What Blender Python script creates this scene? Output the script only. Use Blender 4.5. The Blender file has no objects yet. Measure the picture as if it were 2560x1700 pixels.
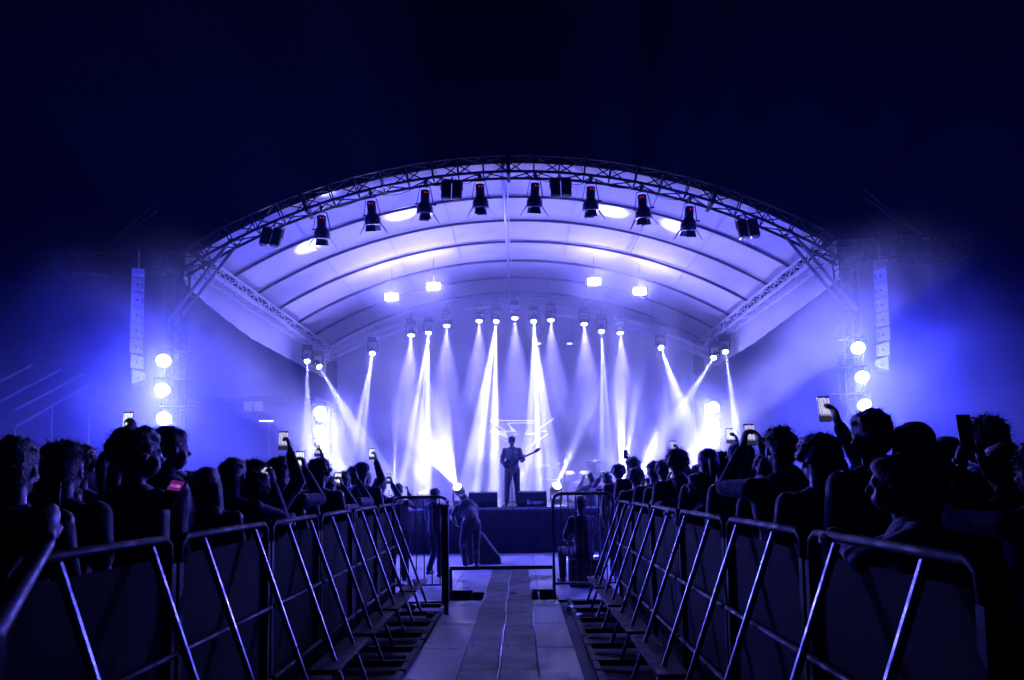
import bpy, bmesh, math, random
from mathutils import Vector, Matrix, Euler, noise
R = math.radians
PI = math.pi
random.seed(7)
sc = bpy.context.scene
col = sc.collection

# ------------------------------------------------------------------ camera
F_PX = 1849.0                       # focal length in pixels of the 2560 wide photograph
CAM_H = 1.55
cam_rot = Matrix.Rotation(R(0.62), 3, 'Z') @ Matrix.Rotation(R(94.5), 3, 'X') @ Matrix.Rotation(R(-0.8), 3, 'Z')
cd = bpy.data.cameras.new('camera')
cam = bpy.data.objects.new('camera', cd); col.objects.link(cam)
cd.sensor_fit = 'HORIZONTAL'; cd.sensor_width = 36; cd.lens = F_PX / 2560 * 36
cd.shift_y = 216.5 / 2560
cd.clip_start = 0.05; cd.clip_end = 600
cam.matrix_world = Matrix.Translation((0, 0, CAM_H)) @ cam_rot.to_4x4()
sc.camera = cam

def at(px, py, Y):
    """point of the place, at distance Y from the camera, measured from the photograph"""
    d = cam_rot @ Vector(((px - 1280) / F_PX, -(py - 1066.5) / F_PX, -1))
    return Vector((0, 0, CAM_H)) + d * (Y / d.y)

# ------------------------------------------------------------------ night sky
w = bpy.data.worlds.new('World'); sc.world = w; w.use_nodes = True
nt = w.node_tree; nt.nodes.clear()
wo = nt.nodes.new('ShaderNodeOutputWorld'); bg = nt.nodes.new('ShaderNodeBackground')
tc = nt.nodes.new('ShaderNodeTexCoord'); sp = nt.nodes.new('ShaderNodeSeparateXYZ')
cr = nt.nodes.new('ShaderNodeValToRGB')
cr.color_ramp.elements[0].position = 0.0; cr.color_ramp.elements[0].color = (0.0002, 0.0006, 0.016, 1)
cr.color_ramp.elements[1].position = 0.55; cr.color_ramp.elements[1].color = (0.00005, 0.0002, 0.0015, 1)
nt.links.new(tc.outputs['Generated'], sp.inputs[0]); nt.links.new(sp.outputs['Z'], cr.inputs[0])
nt.links.new(cr.outputs[0], bg.inputs[0]); nt.links.new(bg.outputs[0], wo.inputs[0])
bg.inputs[1].default_value = 1.0

sc.view_settings.view_transform = 'Standard'; sc.view_settings.look = 'None'
sc.view_settings.exposure = 0; sc.view_settings.gamma = 1
cy = sc.cycles
cy.max_bounces = 5; cy.diffuse_bounces = 2; cy.glossy_bounces = 2; cy.transmission_bounces = 2
cy.volume_bounces = 0; cy.transparent_max_bounces = 8
cy.sample_clamp_direct = 0; cy.sample_clamp_indirect = 3
cy.caustics_reflective = False; cy.caustics_refractive = False
cy.use_denoising = True; cy.denoiser = 'OPENIMAGEDENOISE'
cy.volume_step_rate = 1.4; cy.volume_max_steps = 96
cy.use_light_tree = True

BLUE = (0.034, 0.028, 1.0)           # the wash colour of nearly every lamp of the show
LILAC = (0.22, 0.18, 1.0)
WHITE = (0.37, 0.36, 1.0)

# ------------------------------------------------------------------ materials
def mat(name, color, rough=0.6, metal=0.0, spec=0.5, vary=0.0, vscale=8.0, bump=0.0, bscale=30.0, sheen=0.0, trans=0.0):
    m = bpy.data.materials.new(name); m.use_nodes = True
    n = m.node_tree.nodes; l = m.node_tree.links; b = n['Principled BSDF']
    b.inputs['Base Color'].default_value = (*color, 1); b.inputs['Roughness'].default_value = rough
    b.inputs['Metallic'].default_value = metal; b.inputs['Specular IOR Level'].default_value = spec
    if sheen: b.inputs['Sheen Weight'].default_value = sheen
    t = n.new('ShaderNodeTexCoord')
    if vary:
        nz = n.new('ShaderNodeTexNoise'); nz.inputs['Scale'].default_value = vscale; nz.inputs['Detail'].default_value = 4
        l.new(t.outputs['Object'], nz.inputs['Vector'])
        r = n.new('ShaderNodeMapRange'); r.inputs[1].default_value = 0.3; r.inputs[2].default_value = 0.7
        r.inputs[3].default_value = 1 - vary; r.inputs[4].default_value = 1 + vary
        l.new(nz.outputs['Fac'], r.inputs[0])
        mx = n.new('ShaderNodeVectorMath'); mx.operation = 'SCALE'; mx.inputs[0].default_value = color
        l.new(r.outputs[0], mx.inputs['Scale']); l.new(mx.outputs[0], b.inputs['Base Color'])
        rr = n.new('ShaderNodeMapRange'); rr.inputs[1].default_value = 0.3; rr.inputs[2].default_value = 0.7
        rr.inputs[3].default_value = max(0.05, rough - 0.18); rr.inputs[4].default_value = min(1, rough + 0.15)
        l.new(nz.outputs['Fac'], rr.inputs[0]); l.new(rr.outputs[0], b.inputs['Roughness'])
    if bump:
        nb = n.new('ShaderNodeTexNoise'); nb.inputs['Scale'].default_value = bscale; nb.inputs['Detail'].default_value = 5
        l.new(t.outputs['Object'], nb.inputs['Vector'])
        bp = n.new('ShaderNodeBump'); bp.inputs['Strength'].default_value = bump; bp.inputs['Distance'].default_value = 0.02
        l.new(nb.outputs['Fac'], bp.inputs['Height']); l.new(bp.outputs[0], b.inputs['Normal'])
    if trans:
        o = n['Material Output']; tr = n.new('ShaderNodeBsdfTranslucent'); tr.inputs[0].default_value = (*color, 1)
        ms = n.new('ShaderNodeMixShader'); ms.inputs[0].default_value = trans
        l.new(b.outputs[0], ms.inputs[1]); l.new(tr.outputs[0], ms.inputs[2]); l.new(ms.outputs[0], o.inputs[0])
    return m

def glow(name, color, strength, pattern=None):
    m = bpy.data.materials.new(name); m.use_nodes = True
    n = m.node_tree.nodes; l = m.node_tree.links; n.clear()
    o = n.new('ShaderNodeOutputMaterial'); e = n.new('ShaderNodeEmission')
    e.inputs[0].default_value = (*color, 1); e.inputs[1].default_value = strength
    l.new(e.outputs[0], o.inputs[0]); m.cycles.emission_sampling = 'NONE'
    if pattern == 'film':                       # a phone showing the stage: pale shafts over a dark crowd
        t = n.new('ShaderNodeTexCoord'); mp = n.new('ShaderNodeSeparateXYZ'); l.new(t.outputs['UV'], mp.inputs[0])
        wv = n.new('ShaderNodeTexNoise'); wv.inputs['Scale'].default_value = 1.0; wv.inputs['Detail'].default_value = 2
        sc_ = n.new('ShaderNodeVectorMath'); sc_.operation = 'MULTIPLY'; sc_.inputs[1].default_value = (9, 1.6, 1)
        l.new(t.outputs['UV'], sc_.inputs[0]); l.new(sc_.outputs[0], wv.inputs['Vector'])
        r = n.new('ShaderNodeMapRange'); r.inputs[1].default_value = 0.35; r.inputs[2].default_value = 0.65
        r.inputs[3].default_value = 0.45; r.inputs[4].default_value = 1.25; l.new(wv.outputs['Fac'], r.inputs[0])
        c = n.new('ShaderNodeMapRange'); c.inputs[1].default_value = 0.20; c.inputs[2].default_value = 0.34
        c.inputs[3].default_value = 0.05; c.inputs[4].default_value = 1; l.new(mp.outputs['Y'], c.inputs[0])
        m1 = n.new('ShaderNodeMath'); m1.operation = 'MULTIPLY'; l.new(r.outputs[0], m1.inputs[0]); l.new(c.outputs[0], m1.inputs[1])
        m2 = n.new('ShaderNodeMath'); m2.operation = 'MULTIPLY'; l.new(m1.outputs[0], m2.inputs[0]); m2.inputs[1].default_value = strength
        l.new(m2.outputs[0], e.inputs[1])
    return m

M = dict(
    ground=mat('ground', (0.05, 0.05, 0.05), 0.75, vary=0.35, vscale=3, bump=0.4, bscale=14),
    board=mat('board', (0.28, 0.28, 0.29), 0.44, vary=0.3, vscale=4, bump=0.08, bscale=60),
    rubber=mat('rubber', (0.05, 0.05, 0.055), 0.42, vary=0.06, vscale=3, spec=0.45),
    rail=mat('worn_black_paint', (0.010, 0.010, 0.012), 0.65, spec=0.15, vary=0.1, vscale=10),
    panel=mat('barrier_panel', (0.004, 0.004, 0.005), 0.9, spec=0.1),
    alu=mat('aluminium', (0.62, 0.62, 0.64), 0.36, metal=0.85, vary=0.25, vscale=25, bump=0.15, bscale=90),
    alu_bright=mat('bright_aluminium', (0.72, 0.72, 0.74), 0.45, metal=0.35, vary=0.12, vscale=20),
    steel=mat('dark_steel', (0.10, 0.10, 0.11), 0.45, metal=0.6, vary=0.3, vscale=20),
    galv=mat('galvanised', (0.17, 0.17, 0.19), 0.40, metal=0.9, vary=0.15, vscale=18, bump=0.03, bscale=120),
    fabric=mat('canopy_fabric', (0.62, 0.61, 0.64), 0.85, vary=0.07, vscale=1.6, bump=0.5, bscale=5, trans=0.08),
    skirt=mat('black_skirt', (0.012, 0.012, 0.015), 0.9, vary=0.3, vscale=4, bump=0.4, bscale=9),
    deck=mat('stage_deck', (0.035, 0.035, 0.04), 0.40, vary=0.25, vscale=5),
    black=mat('black_paint', (0.022, 0.022, 0.026), 0.42, vary=0.12, vscale=18),
    blackm=mat('black_metal', (0.03, 0.03, 0.035), 0.30, metal=0.3, vary=0.3, vscale=18),
    grille=mat('grille', (0.05, 0.05, 0.055), 0.5, metal=0.4, bump=0.8, bscale=260),
    cab=mat('speaker_grey', (0.42, 0.42, 0.44), 0.55, vary=0.15, vscale=14, bump=0.15, bscale=80),
    white=mat('white_paint', (0.75, 0.75, 0.76), 0.45),
    skin=mat('skin', (0.13, 0.07, 0.045), 0.5, vary=0.1, vscale=30),
    hair=mat('dark_hair', (0.012, 0.009, 0.008), 0.48, vary=0.4, vscale=60, bump=0.6, bscale=120),
    hair2=mat('brown_hair', (0.03, 0.018, 0.01), 0.48, vary=0.4, vscale=60, bump=0.6, bscale=120),
    wood=mat('guitar_wood', (0.035, 0.03, 0.03), 0.25, vary=0.2, vscale=20),
)
cloth_cols = dict(black_jacket=(0.012, 0.012, 0.014), navy_hoodie=(0.012, 0.014, 0.03), grey_shirt=(0.05, 0.05, 0.055),
                  dark_red_shirt=(0.05, 0.01, 0.01), pale_shirt=(0.12, 0.12, 0.12), olive_jacket=(0.03, 0.035, 0.02))
CL = {k: mat(k, v, 0.85, vary=0.15, vscale=10, bump=0.5, bscale=22, sheen=0.3) for k, v in cloth_cols.items()}
M['trousers'] = mat('dark_trousers', (0.018, 0.02, 0.03), 0.85, bump=0.4, bscale=25)
G = dict(
    lamp=glow('lamp_glow', (0.85, 0.85, 1.0), 60), lampw=glow('wash_glow', (0.75, 0.72, 1.0), 14),
    strobe=glow('strobe_glow', (0.9, 0.9, 1.0), 30), red=glow('red_led', (1, 0.01, 0.06), 3.0),
    phone=glow('phone_film', (0.52, 0.50, 0.85), 1.1, 'film'), phonew=glow('phone_white', (0.62, 0.68, 0.85), 1.6, 'film'),
    neon=glow('logo_glow', (0.85, 0.85, 1.0), 1.2), pink=glow('lock_screen', (0.30, 0.03, 0.45), 0.35),
    pinkd=glow('clock_digits', (1.0, 0.25, 0.9), 0.9), mark=glow('small_lamp', (0.7, 0.7, 1.0), 5),
    recred=glow('record_red', (0.9, 0.05, 0.3), 0.8),
)

# ------------------------------------------------------------------ mesh builder
class MB:
    def __init__(s): s.bm = bmesh.new()
    def _x(s, vs, mtx):
        for v in vs: v.co = mtx @ v.co
    def box(s, c, size, rot=None, bevel=0.0):
        r = bmesh.ops.create_cube(s.bm, size=1)['verts']
        for v in r: v.co = Vector((v.co.x * size[0], v.co.y * size[1], v.co.z * size[2]))
        if bevel:
            es = list({e for v in r for e in v.link_edges})
            g = bmesh.ops.bevel(s.bm, geom=es, offset=bevel, segments=2, affect='EDGES', profile=0.5)
            r = list({v for f in g['faces'] for v in f.verts} | {v for v in r if v.is_valid})
        m = Matrix.Translation(c) @ (rot.to_4x4() if rot is not None else Matrix.Identity(4))
        s._x(r, m); return s
    def tube(s, a, b, r, seg=8, r2=None):
        a = Vector(a); b = Vector(b); d = b - a
        if d.length < 1e-6: return s
        g = bmesh.ops.create_cone(s.bm, cap_ends=True, segments=seg, radius1=r, radius2=r if r2 is None else r2, depth=d.length)['verts']
        s._x(g, Matrix.Translation((a + b) / 2) @ d.to_track_quat('Z', 'Y').to_matrix().to_4x4()); return s
    def path(s, pts, r, seg=6):
        pts = [Vector(p) for p in pts]; rings = []
        for i, p in enumerate(pts):
            t = (pts[min(i + 1, len(pts) - 1)] - pts[max(i - 1, 0)]).normalized()
            q = t.to_track_quat('Z', 'Y').to_matrix()
            rings.append([s.bm.verts.new(p + q @ Vector((math.cos(2 * PI * k / seg) * r, math.sin(2 * PI * k / seg) * r, 0))) for k in range(seg)])
        for i in range(len(rings) - 1):
            for k in range(seg):
                s.bm.faces.new((rings[i][k], rings[i][(k + 1) % seg], rings[i + 1][(k + 1) % seg], rings[i + 1][k]))
        s.bm.faces.new(list(reversed(rings[0]))); s.bm.faces.new(rings[-1]); return s
    def ball(s, c, r, sub=2, rot=None):
        g = bmesh.ops.create_icosphere(s.bm, subdivisions=sub, radius=1)['verts']
        if not hasattr(r, '__len__'): r = (r, r, r)
        m = Matrix.Translation(c) @ (rot.to_4x4() if rot is not None else Matrix.Identity(4)) @ Matrix.Diagonal((*r, 1))
        s._x(g, m); return s
    def cap(s, a, b, r1, r2=None, seg=12):
        r2 = r1 if r2 is None else r2
        s.ball(a, r1); s.ball(b, r2); s.tube(a, b, r1, seg, r2); return s
    def lathe(s, prof, mtx, seg=20):
        rings = [[s.bm.verts.new(mtx @ Vector((math.cos(2 * PI * k / seg) * r, math.sin(2 * PI * k / seg) * r, z))) for k in range(seg)] for r, z in prof]
        for i in range(len(rings) - 1):
            for k in range(seg):
                s.bm.faces.new((rings[i][k], rings[i][(k + 1) % seg], rings[i + 1][(k + 1) % seg], rings[i + 1][k]))
        if prof[0][0] > 1e-4: s.bm.faces.new(list(reversed(rings[0])))
        if prof[-1][0] > 1e-4: s.bm.faces.new(rings[-1])
        return s
    def prism(s, pts, ax, depth):
        """polygon (list of 3D points) extruded along vector ax by depth"""
        v = [s.bm.verts.new(Vector(p)) for p in pts]; f = s.bm.faces.new(v)
        g = bmesh.ops.extrude_face_region(s.bm, geom=[f])['geom']
        for e in g:
            if isinstance(e, bmesh.types.BMVert): e.co += Vector(ax) * depth
        return s
    def build(s, name, m, parent=None, smooth=False, loc=None, recalc=True):
        if recalc: bmesh.ops.recalc_face_normals(s.bm, faces=s.bm.faces)
        me = bpy.data.meshes.new(name); s.bm.to_mesh(me); s.bm.free()
        if m: me.materials.append(m)
        if smooth:
            for p in me.polygons: p.use_smooth = True
        o = bpy.data.objects.new(name, me); col.objects.link(o)
        if loc is not None: o.location = loc
        if parent is not None: o.parent = parent
        return o

def empty(name, loc, label=None, cat=None, group=None, rot=None):
    o = bpy.data.objects.new(name, None); col.objects.link(o); o.location = loc
    if rot is not None: o.rotation_euler = rot
    return tag(o, label, cat, group)
def tag(o, label=None, cat=None, group=None, kind=None):
    for k, v in (('label', label), ('category', cat), ('group', group), ('kind', kind)):
        if v: o[k] = v
    return o
KIDS = {}
def kids(o):
    return list(o.children)
def copy_tree(o, parent=None):
    c = o.copy(); col.objects.link(c)
    if parent is not None: c.parent = parent
    for ch in kids(o): copy_tree(ch, c)
    return c

def lamp(kind, name, loc, parent, energy, color, target=None, angle=30, blend=0.3, radius=0.03):
    """a real lamp belonging to the fixture it is parented to (loc and target in the fixture's space)"""
    ld = bpy.data.lights.new(name, kind); ld.energy = energy; ld.color = color
    if kind in ('SPOT', 'POINT'): ld.shadow_soft_size = radius
    if kind == 'SPOT': ld.spot_size = R(angle); ld.spot_blend = blend
    o = bpy.data.objects.new(name, ld); col.objects.link(o); o.location = loc
    if target is not None:
        o.rotation_euler = (Vector(target) - Vector(loc)).to_track_quat('-Z', 'Y').to_euler()
    if parent is not None: o.parent = parent
    return o

def gobo(lo, seed, scale=9.0, lo_v=0.06):
    scale = 240.0 / math.degrees(lo.data.spot_size)
    """streaks: the beam leaves the lamp through a patterned glass"""
    ld = lo.data; ld.use_nodes = True
    n = ld.node_tree.nodes; l = ld.node_tree.links
    e = next(x for x in n if x.type == 'EMISSION')
    t = n.new('ShaderNodeTexCoord'); ns = n.new('ShaderNodeTexNoise'); ns.noise_dimensions = '3D'
    ns.inputs['Scale'].default_value = 1; ns.inputs['Detail'].default_value = 1
    a = n.new('ShaderNodeVectorMath'); a.operation = 'MULTIPLY'; a.inputs[1].default_value = (scale, scale * 0.25, 0.01)
    b = n.new('ShaderNodeVectorMath'); b.operation = 'ADD'; b.inputs[1].default_value = (seed * 3.7, seed * 1.3, seed)
    l.new(t.outputs['Normal'], a.inputs[0]); l.new(a.outputs[0], b.inputs[0]); l.new(b.outputs[0], ns.inputs['Vector'])
    r = n.new('ShaderNodeMapRange'); r.inputs[1].default_value = 0.44; r.inputs[2].default_value = 0.60
    r.inputs[3].default_value = lo_v; r.inputs[4].default_value = 1.7
    l.new(ns.outputs['Fac'], r.inputs[0]); l.new(r.outputs[0], e.inputs['Strength'])
# ================================================================== ground, walkway, stage, roof
g = MB(); g.box((0, 60, -0.05), (400, 400, 0.1)); tag(g.build('ground', M['ground']), kind='structure')

# aisle boards, one sheet of bolted panels laid on the ground
b = MB(); y = 1.0
while y < 10.0:
    b.box((-0.27, y + 0.61, 0.014), (1.49, 1.20, 0.028), bevel=0.004); y += 1.215
for i in range(5):
    for j in range(9):
        b.box((-5.4 + j * 1.25, 10.6 + i * 1.36, 0.014), (1.242, 1.352, 0.028), bevel=0.004)
tag(b.build('walkway', M['board']), kind='structure')

def ramp_mat(name, x0, x1, y0, y1, label):
    root = empty(name, ((x0 + x1) / 2, (y0 + y1) / 2, 0.028), label, 'cable ramp', 'ribbed cable ramps down the aisle')
    cx, cyy = (x0 + x1) / 2, (y0 + y1) / 2
    b = MB(); n = 18; wdt = (x1 - x0)
    L = 0.92; y = y0
    while y < y1 - 0.1:
        ye = min(y + L - 0.012, y1)
        b.box((0, (y + ye) / 2 - cyy, 0.006), (wdt, ye - y, 0.012))
        for k in range(n):
            xx = -wdt / 2 + (k + 0.5) * wdt / n
            w_ = wdt / n * 0.52
            b.prism([(xx - w_ / 2, y - cyy + .004, 0.0125), (xx + w_ / 2, y - cyy + .004, 0.0125), (xx + w_ / 4, y - cyy + .004, 0.021), (xx - w_ / 4, y - cyy + .004, 0.021)], (0, 1, 0), ye - y - .008)
        y += L
    b.build('ribbed_mat', M['rubber'], root)
    b = MB()
    for s in (-1, 1): b.prism([(s * wdt / 2, y0 - cyy, 0.0), (s * (wdt / 2 + 0.012), y0 - cyy, 0.0), (s * wdt / 2, y0 - cyy, 0.018)], (0, 1, 0), y1 - y0)
    b.build('edge_strip', M['rubber'], root)
    return root
ramp_mat('cable_ramp', -0.52, -0.215, 1.6, 13.6, 'black ribbed cable ramp down the aisle, the left strip')
ramp_mat('cable_ramp', -0.185, 0.115, 1.6, 13.6, 'black ribbed cable ramp down the aisle, the right strip')
b = MB()
pts = [Vector((-0.2 + 0.006 * math.sin(y * 3.1), y, 0.045)) for y in [1.6 + 0.2 * i for i in range(60)]]
b.path(pts, 0.012, 8)
tag(b.build('cable', M['galv'], smooth=True), 'pale cable lying between the two ribbed ramp strips', 'cable')

SC = -0.15                                   # centre line of the stage
st = empty('stage_platform', (SC, 20.5, 0), 'black skirted concert stage platform at the end of the aisle', 'stage')
b = MB(); b.box((0, 0, 0.98), (12.0, 7.0, 0.12), bevel=0.01); b.build('deck', M['deck'], st)
b = MB()
n = 160
vs0 = [b.bm.verts.new((-6 + 12 * i / n, -3.52 + 0.025 * math.sin(i * 1.7) + 0.012 * math.sin(i * 3.9), 0.92)) for i in range(n + 1)]
vs1 = [b.bm.verts.new((v.co.x, v.co.y - 0.01 + 0.01 * math.sin(v.co.x * 9), 0.03)) for v in vs0]
for i in range(n): b.bm.faces.new((vs0[i], vs0[i + 1], vs1[i + 1], vs1[i]))
b.build('skirt', M['skirt'], st, smooth=True)
b = MB(); b.box((0, -3.515, 1.015), (12.0, 0.03, 0.055), bevel=0.006); b.build('edge_trim', M['alu'], st)
for sx in (-5.7, -2, 2, 5.7):
    b = MB(); b.tube((sx, 3.2, 0), (sx, 3.2, 0.92), 0.03); b.tube((sx, -3.0, 0), (sx, -3.0, 0.92), 0.03); b.build('leg', M['steel'], st)

# ---- roof
RC, RR, ZL = -0.15, 11.77, 7.58
def arch(x, top=ZL): return top - (RR - math.sqrt(RR * RR - (x - RC) ** 2))
YF, YB = 14.0, 24.6
rf = empty('stage_roof', (RC, YF, 6), 'arched white canopy roof on trusses over the concert stage', 'stage roof')
off = Vector((-RC, -YF, -6))
def O(*p): return Vector(p) + off if len(p) == 3 else Vector(p[0]) + off

b = MB(); NX, NY = 150, 90
grid = []
ribY = [14.45, 15.75, 17.2, 18.75, 20.4, 22.1, 23.8]
for j in range(NY + 1):
    Y = YF + 0.15 + (YB - YF - 0.15) * j / NY; row = []
    for i in range(NX + 1):
        x = RC - 6.12 + 12.24 * i / NX
        sag = min(abs(Y - r) for r in ribY)
        z = arch(x, ZL + 0.30) + 0.035 * min(1, sag / 0.6) + 0.014 * noise.noise(Vector((x * 1.1, Y * 1.6, 0))) + 0.010 * noise.noise(Vector((x * 4.1 + Y * 2, Y * 1.3 - x * 2, 3)))
        row.append(b.bm.verts.new(O(x, Y, z)))
    grid.append(row)
for j in range(NY):
    for i in range(NX): b.bm.faces.new((grid[j][i], grid[j][i + 1], grid[j + 1][i + 1], grid[j + 1][i]))
b.build('canopy', M['fabric'], rf, smooth=True)

def lattice(b, A, B, C, D, rl):
    """one bay of a box truss; A..D lists of the 4 chord points at both ends"""
    pass
def path_truss(b, pts, up, side, h, wd, rc=0.026, rl=0.012):
    """box truss along pts; up/side functions give the frame at i"""
    n = len(pts); ch = [[], [], [], []]
    for i in range(n):
        u, s_ = up(i), side(i)
        ch[0].append(pts[i] + s_ * wd / 2); ch[1].append(pts[i] - s_ * wd / 2)
        ch[2].append(pts[i] - s_ * wd / 2 + u * h); ch[3].append(pts[i] + s_ * wd / 2 + u * h)
    for c in ch: b.path(c, rc, 6)
    for i in range(n):
        for k in range(4): b.tube(ch[k][i], ch[(k + 1) % 4][i], rl, 5)
    for i in range(n - 1):
        for k in range(4):
            k2 = (k + 1) % 4
            if i % 2: b.tube(ch[k][i], ch[k2][i + 1], rl, 5)
            else: b.tube(ch[k2][i], ch[k][i + 1], rl, 5)
    return b
xs = [RC - 6.35 + 12.7 * i / 26 for i in range(27)]
ap = [O(x, YF, arch(x)) for x in xs]
def arch_up(i):
    a = (xs[i] - RC) / RR; return Vector((a, 0, math.sqrt(1 - a * a)))
b = MB(); path_truss(b, ap, arch_up, lambda i: Vector((0, 1, 0)), 0.33, 0.33, 0.027, 0.013)
b.build('arch_truss', M['rail'], rf)
b = MB()
for i in (5, 13, 21):
    u = arch_up(i); b.box(ap[i] + u * 0.16, (0.07, 0.42, 0.46), Matrix.Rotation((xs[i] - RC) / RR, 3, 'Y'))
b.build('truss_joint', M['blackm'], rf)
for Y in ribY[1:]:
    b = MB(); pts = [O(x, Y, arch(x, ZL + 0.255)) for x in [RC - 6.1 + 12.2 * i / 40 for i in range(41)]]
    b.path(pts, 0.032, 8); b.build('rib', M['steel'], rf, smooth=True)
for sx in (-1, 1):
    X = RC + sx * 6.08; b = MB()
    n = 22; sp_ = [O(X, YF + 0.25 + (YB - YF - 0.3) * i / (n - 1), 5.80) for i in range(n)]
    path_truss(b, sp_, lambda i: Vector((0, 0, 1)), lambda i: Vector((1, 0, 0)), 0.27, 0.30, 0.027, 0.012)
    b.build('side_truss', M['alu_bright'], rf)
    # hanging valance outside the truss
    b = MB(); rows = []
    for i in range(41):
        Y = YF + 0.1 + (YB - YF - 0.1) * i / 40; rr = []
        drop = 0.10 + 0.42 * min(1, i / 14) ** 0.6 if sx < 0 else 0.30 + 0.22 * min(1, i / 20)
        for k in range(7):
            f = k / 6
            rr.append(b.bm.verts.new(O(X + sx * (0.20 + 0.10 * math.sin(f * PI * 0.6) + 0.012 * math.sin(i * 1.9 + k)), Y, 6.02 - (0.3 + drop) * f)))
        rows.append(rr)
    for i in range(40):
        for k in range(6): b.bm.faces.new((rows[i][k], rows[i + 1][k], rows[i + 1][k + 1], rows[i][k + 1]))
    b.build('valance', M['fabric'], rf, smooth=True)
for x in (-4.6, -3.1, -1.6, 1.3, 2.8, 4.3):
    b = MB(); b.path([O(x, Y, arch(x, ZL + 0.285) + .012 * noise.noise(Vector((x, Y, 1)))) for Y in [YF + .2 + .3 * i for i in range(34)]], 0.010, 5); b.build('seam', M['fabric'], rf, smooth=True)
# ridge tube and its hanging cable
b = MB(); b.tube(O(-0.27, YF, ZL + 0.20), O(-0.27, YB - 0.2, ZL + 0.20), 0.035, 10); b.build('ridge_tube', M['alu_bright'], rf, smooth=True)
b = MB(); b.path([O(-0.19 + 0.02 * math.sin(i), YF + 0.2 + i * 0.42, ZL + 0.17 - 0.03 * math.sin(i * 1.3)) for i in range(18)], 0.012, 6); b.build('ridge_cable', M['white'], rf, smooth=True)
b = MB(); b.path([O(2.9, YF + 0.3 + i * 0.4, arch(2.9, ZL + 0.25) ) for i in range(12)], 0.011, 6); b.build('seam_cable', M['steel'], rf, smooth=True)
# back truss that carries the moving lamps
xb = [RC - 6.0 + 12.0 * i / 20 for i in range(21)]
b = MB(); bp_ = [O(x, 21.3, arch(x, 6.55)) for x in xb]
path_truss(b, bp_, lambda i: Vector((0, 0, 1)), lambda i: Vector((0, 1, 0)), 0.20, 0.20, 0.014, 0.006)
b.build('back_truss', M['cab'], rf)
for x in (-4.2, 0.9, 3.9):
    b = MB(); b.tube(O(x, 21.3, arch(x, 6.55) + .2), O(x, 21.3, arch(x, ZL + .25)), 0.006, 5); b.build('hoist_chain', M['steel'], rf)
# added pale cloth at the back, giving the haze there an even lilac brightness
b = MB(); rows = []
for j in range(13):
    f = j / 12; row = []
    for i in range(121):
        x = RC - 5.9 + 11.8 * i / 120
        row.append(b.bm.verts.new(O(x, 24.3 + 0.05 * math.sin(i * 0.31) * f + 0.015 * math.sin(i * 0.83), 1.05 + (arch(x, ZL + 0.25) - 1.05) * (1 - f))))
    rows.append(row)
for j in range(12):
    for i in range(120): b.bm.faces.new((rows[j][i], rows[j][i + 1], rows[j + 1][i + 1], rows[j + 1][i]))
b.build('added_backdrop', M['fabric'], rf, smooth=True)
# front corner bracing down to the towers
for sx in (-1, 1):
    b = MB()
    for dy in (-0.15, 0.15):
        b.tube(O(RC + sx * 5.35, YF + dy, arch(RC + sx * 5.35) + 0.05), O(RC + sx * 6.55, YF + dy, 4.75), 0.032)
    b.tube(O(RC + sx * 5.95, YF - .15, 5.65), O(RC + sx * 5.95, YF + .15, 5.65), 0.016)
    b.tube(O(RC + sx * 6.2, YF - .15, 5.3), O(RC + sx * 6.2, YF + .15, 5.3), 0.016)
    b.build('corner_brace', M['steel'], rf)

# ---- towers with their outriggers and hanging speakers
LZ = {-1: [at(405, y, 13.15).z for y in (901, 974, 1046)], 1: [at(2150, y, 13.15).z for y in (869, 942, 1012)]}
LX = {-1: at(407, 970, 13.15).x - (RC - 6.52), 1: at(2153, 940, 13.15).x - (RC + 6.52)}
def tower(sx):
    X = RC + sx * 6.52
    t = empty('truss_tower', (X, YF, 0), ('left' if sx < 0 else 'right') + ' lattice tower beside the stage roof, carrying round lamps', 'truss tower', 'roof support towers')
    b = MB(); n = 14
    pts = [Vector((0, 0, 0.1 + 5.95 * i / n)) for i in range(n + 1)]
    path_truss(b, pts, lambda i: Vector((0, 1, 0)), lambda i: Vector((1, 0, 0)), 0.32, 0.32, 0.025, 0.010)
    b.build('lattice_mast', M['rail'], t)
    b = MB(); b.box((0, 0.16, 0.04), (1.1, 1.1, 0.08), bevel=0.01); b.build('base_plate', M['steel'], t)
    b = MB()
    for z in LZ[sx]: b.tube((LX[sx], 0, z + .30), (LX[sx], -1.0, z + .20), 0.018, 6); b.tube((LX[sx] - .2 , 0.0, z + .30), (LX[sx] + .2, 0.0, z + .30), .02, 6)
    b.build('lamp_arm', M['steel'], t)
    b = MB(); b.box((0, 0.16, 5.98), (0.52, 0.52, 0.34), bevel=0.02)
    b.build('head_block', M['steel'], t)
    b = MB(); n = 9
    pts = [Vector((sx * (0.1 + 2.1 * i / (n - 1)), 0.0, 5.75)) for i in range(n)]
    path_truss(b, pts, lambda i: Vector((0, 0, 1)), lambda i: Vector((0, 1, 0)), 0.4, 0.4, 0.022, 0.010)
    b.build('outrigger_truss', M['rail'], t)
    b = MB()
    for dz in (0, 0.16): b.tube((sx * 1.5, 0, 6.15 + dz * .2), (sx * 0.35, 0.0, 7.0 + dz), 0.018)
    b.build('stay', M['steel'], t)
    return t
towers = {-1: tower(-1), 1: tower(1)}

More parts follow.
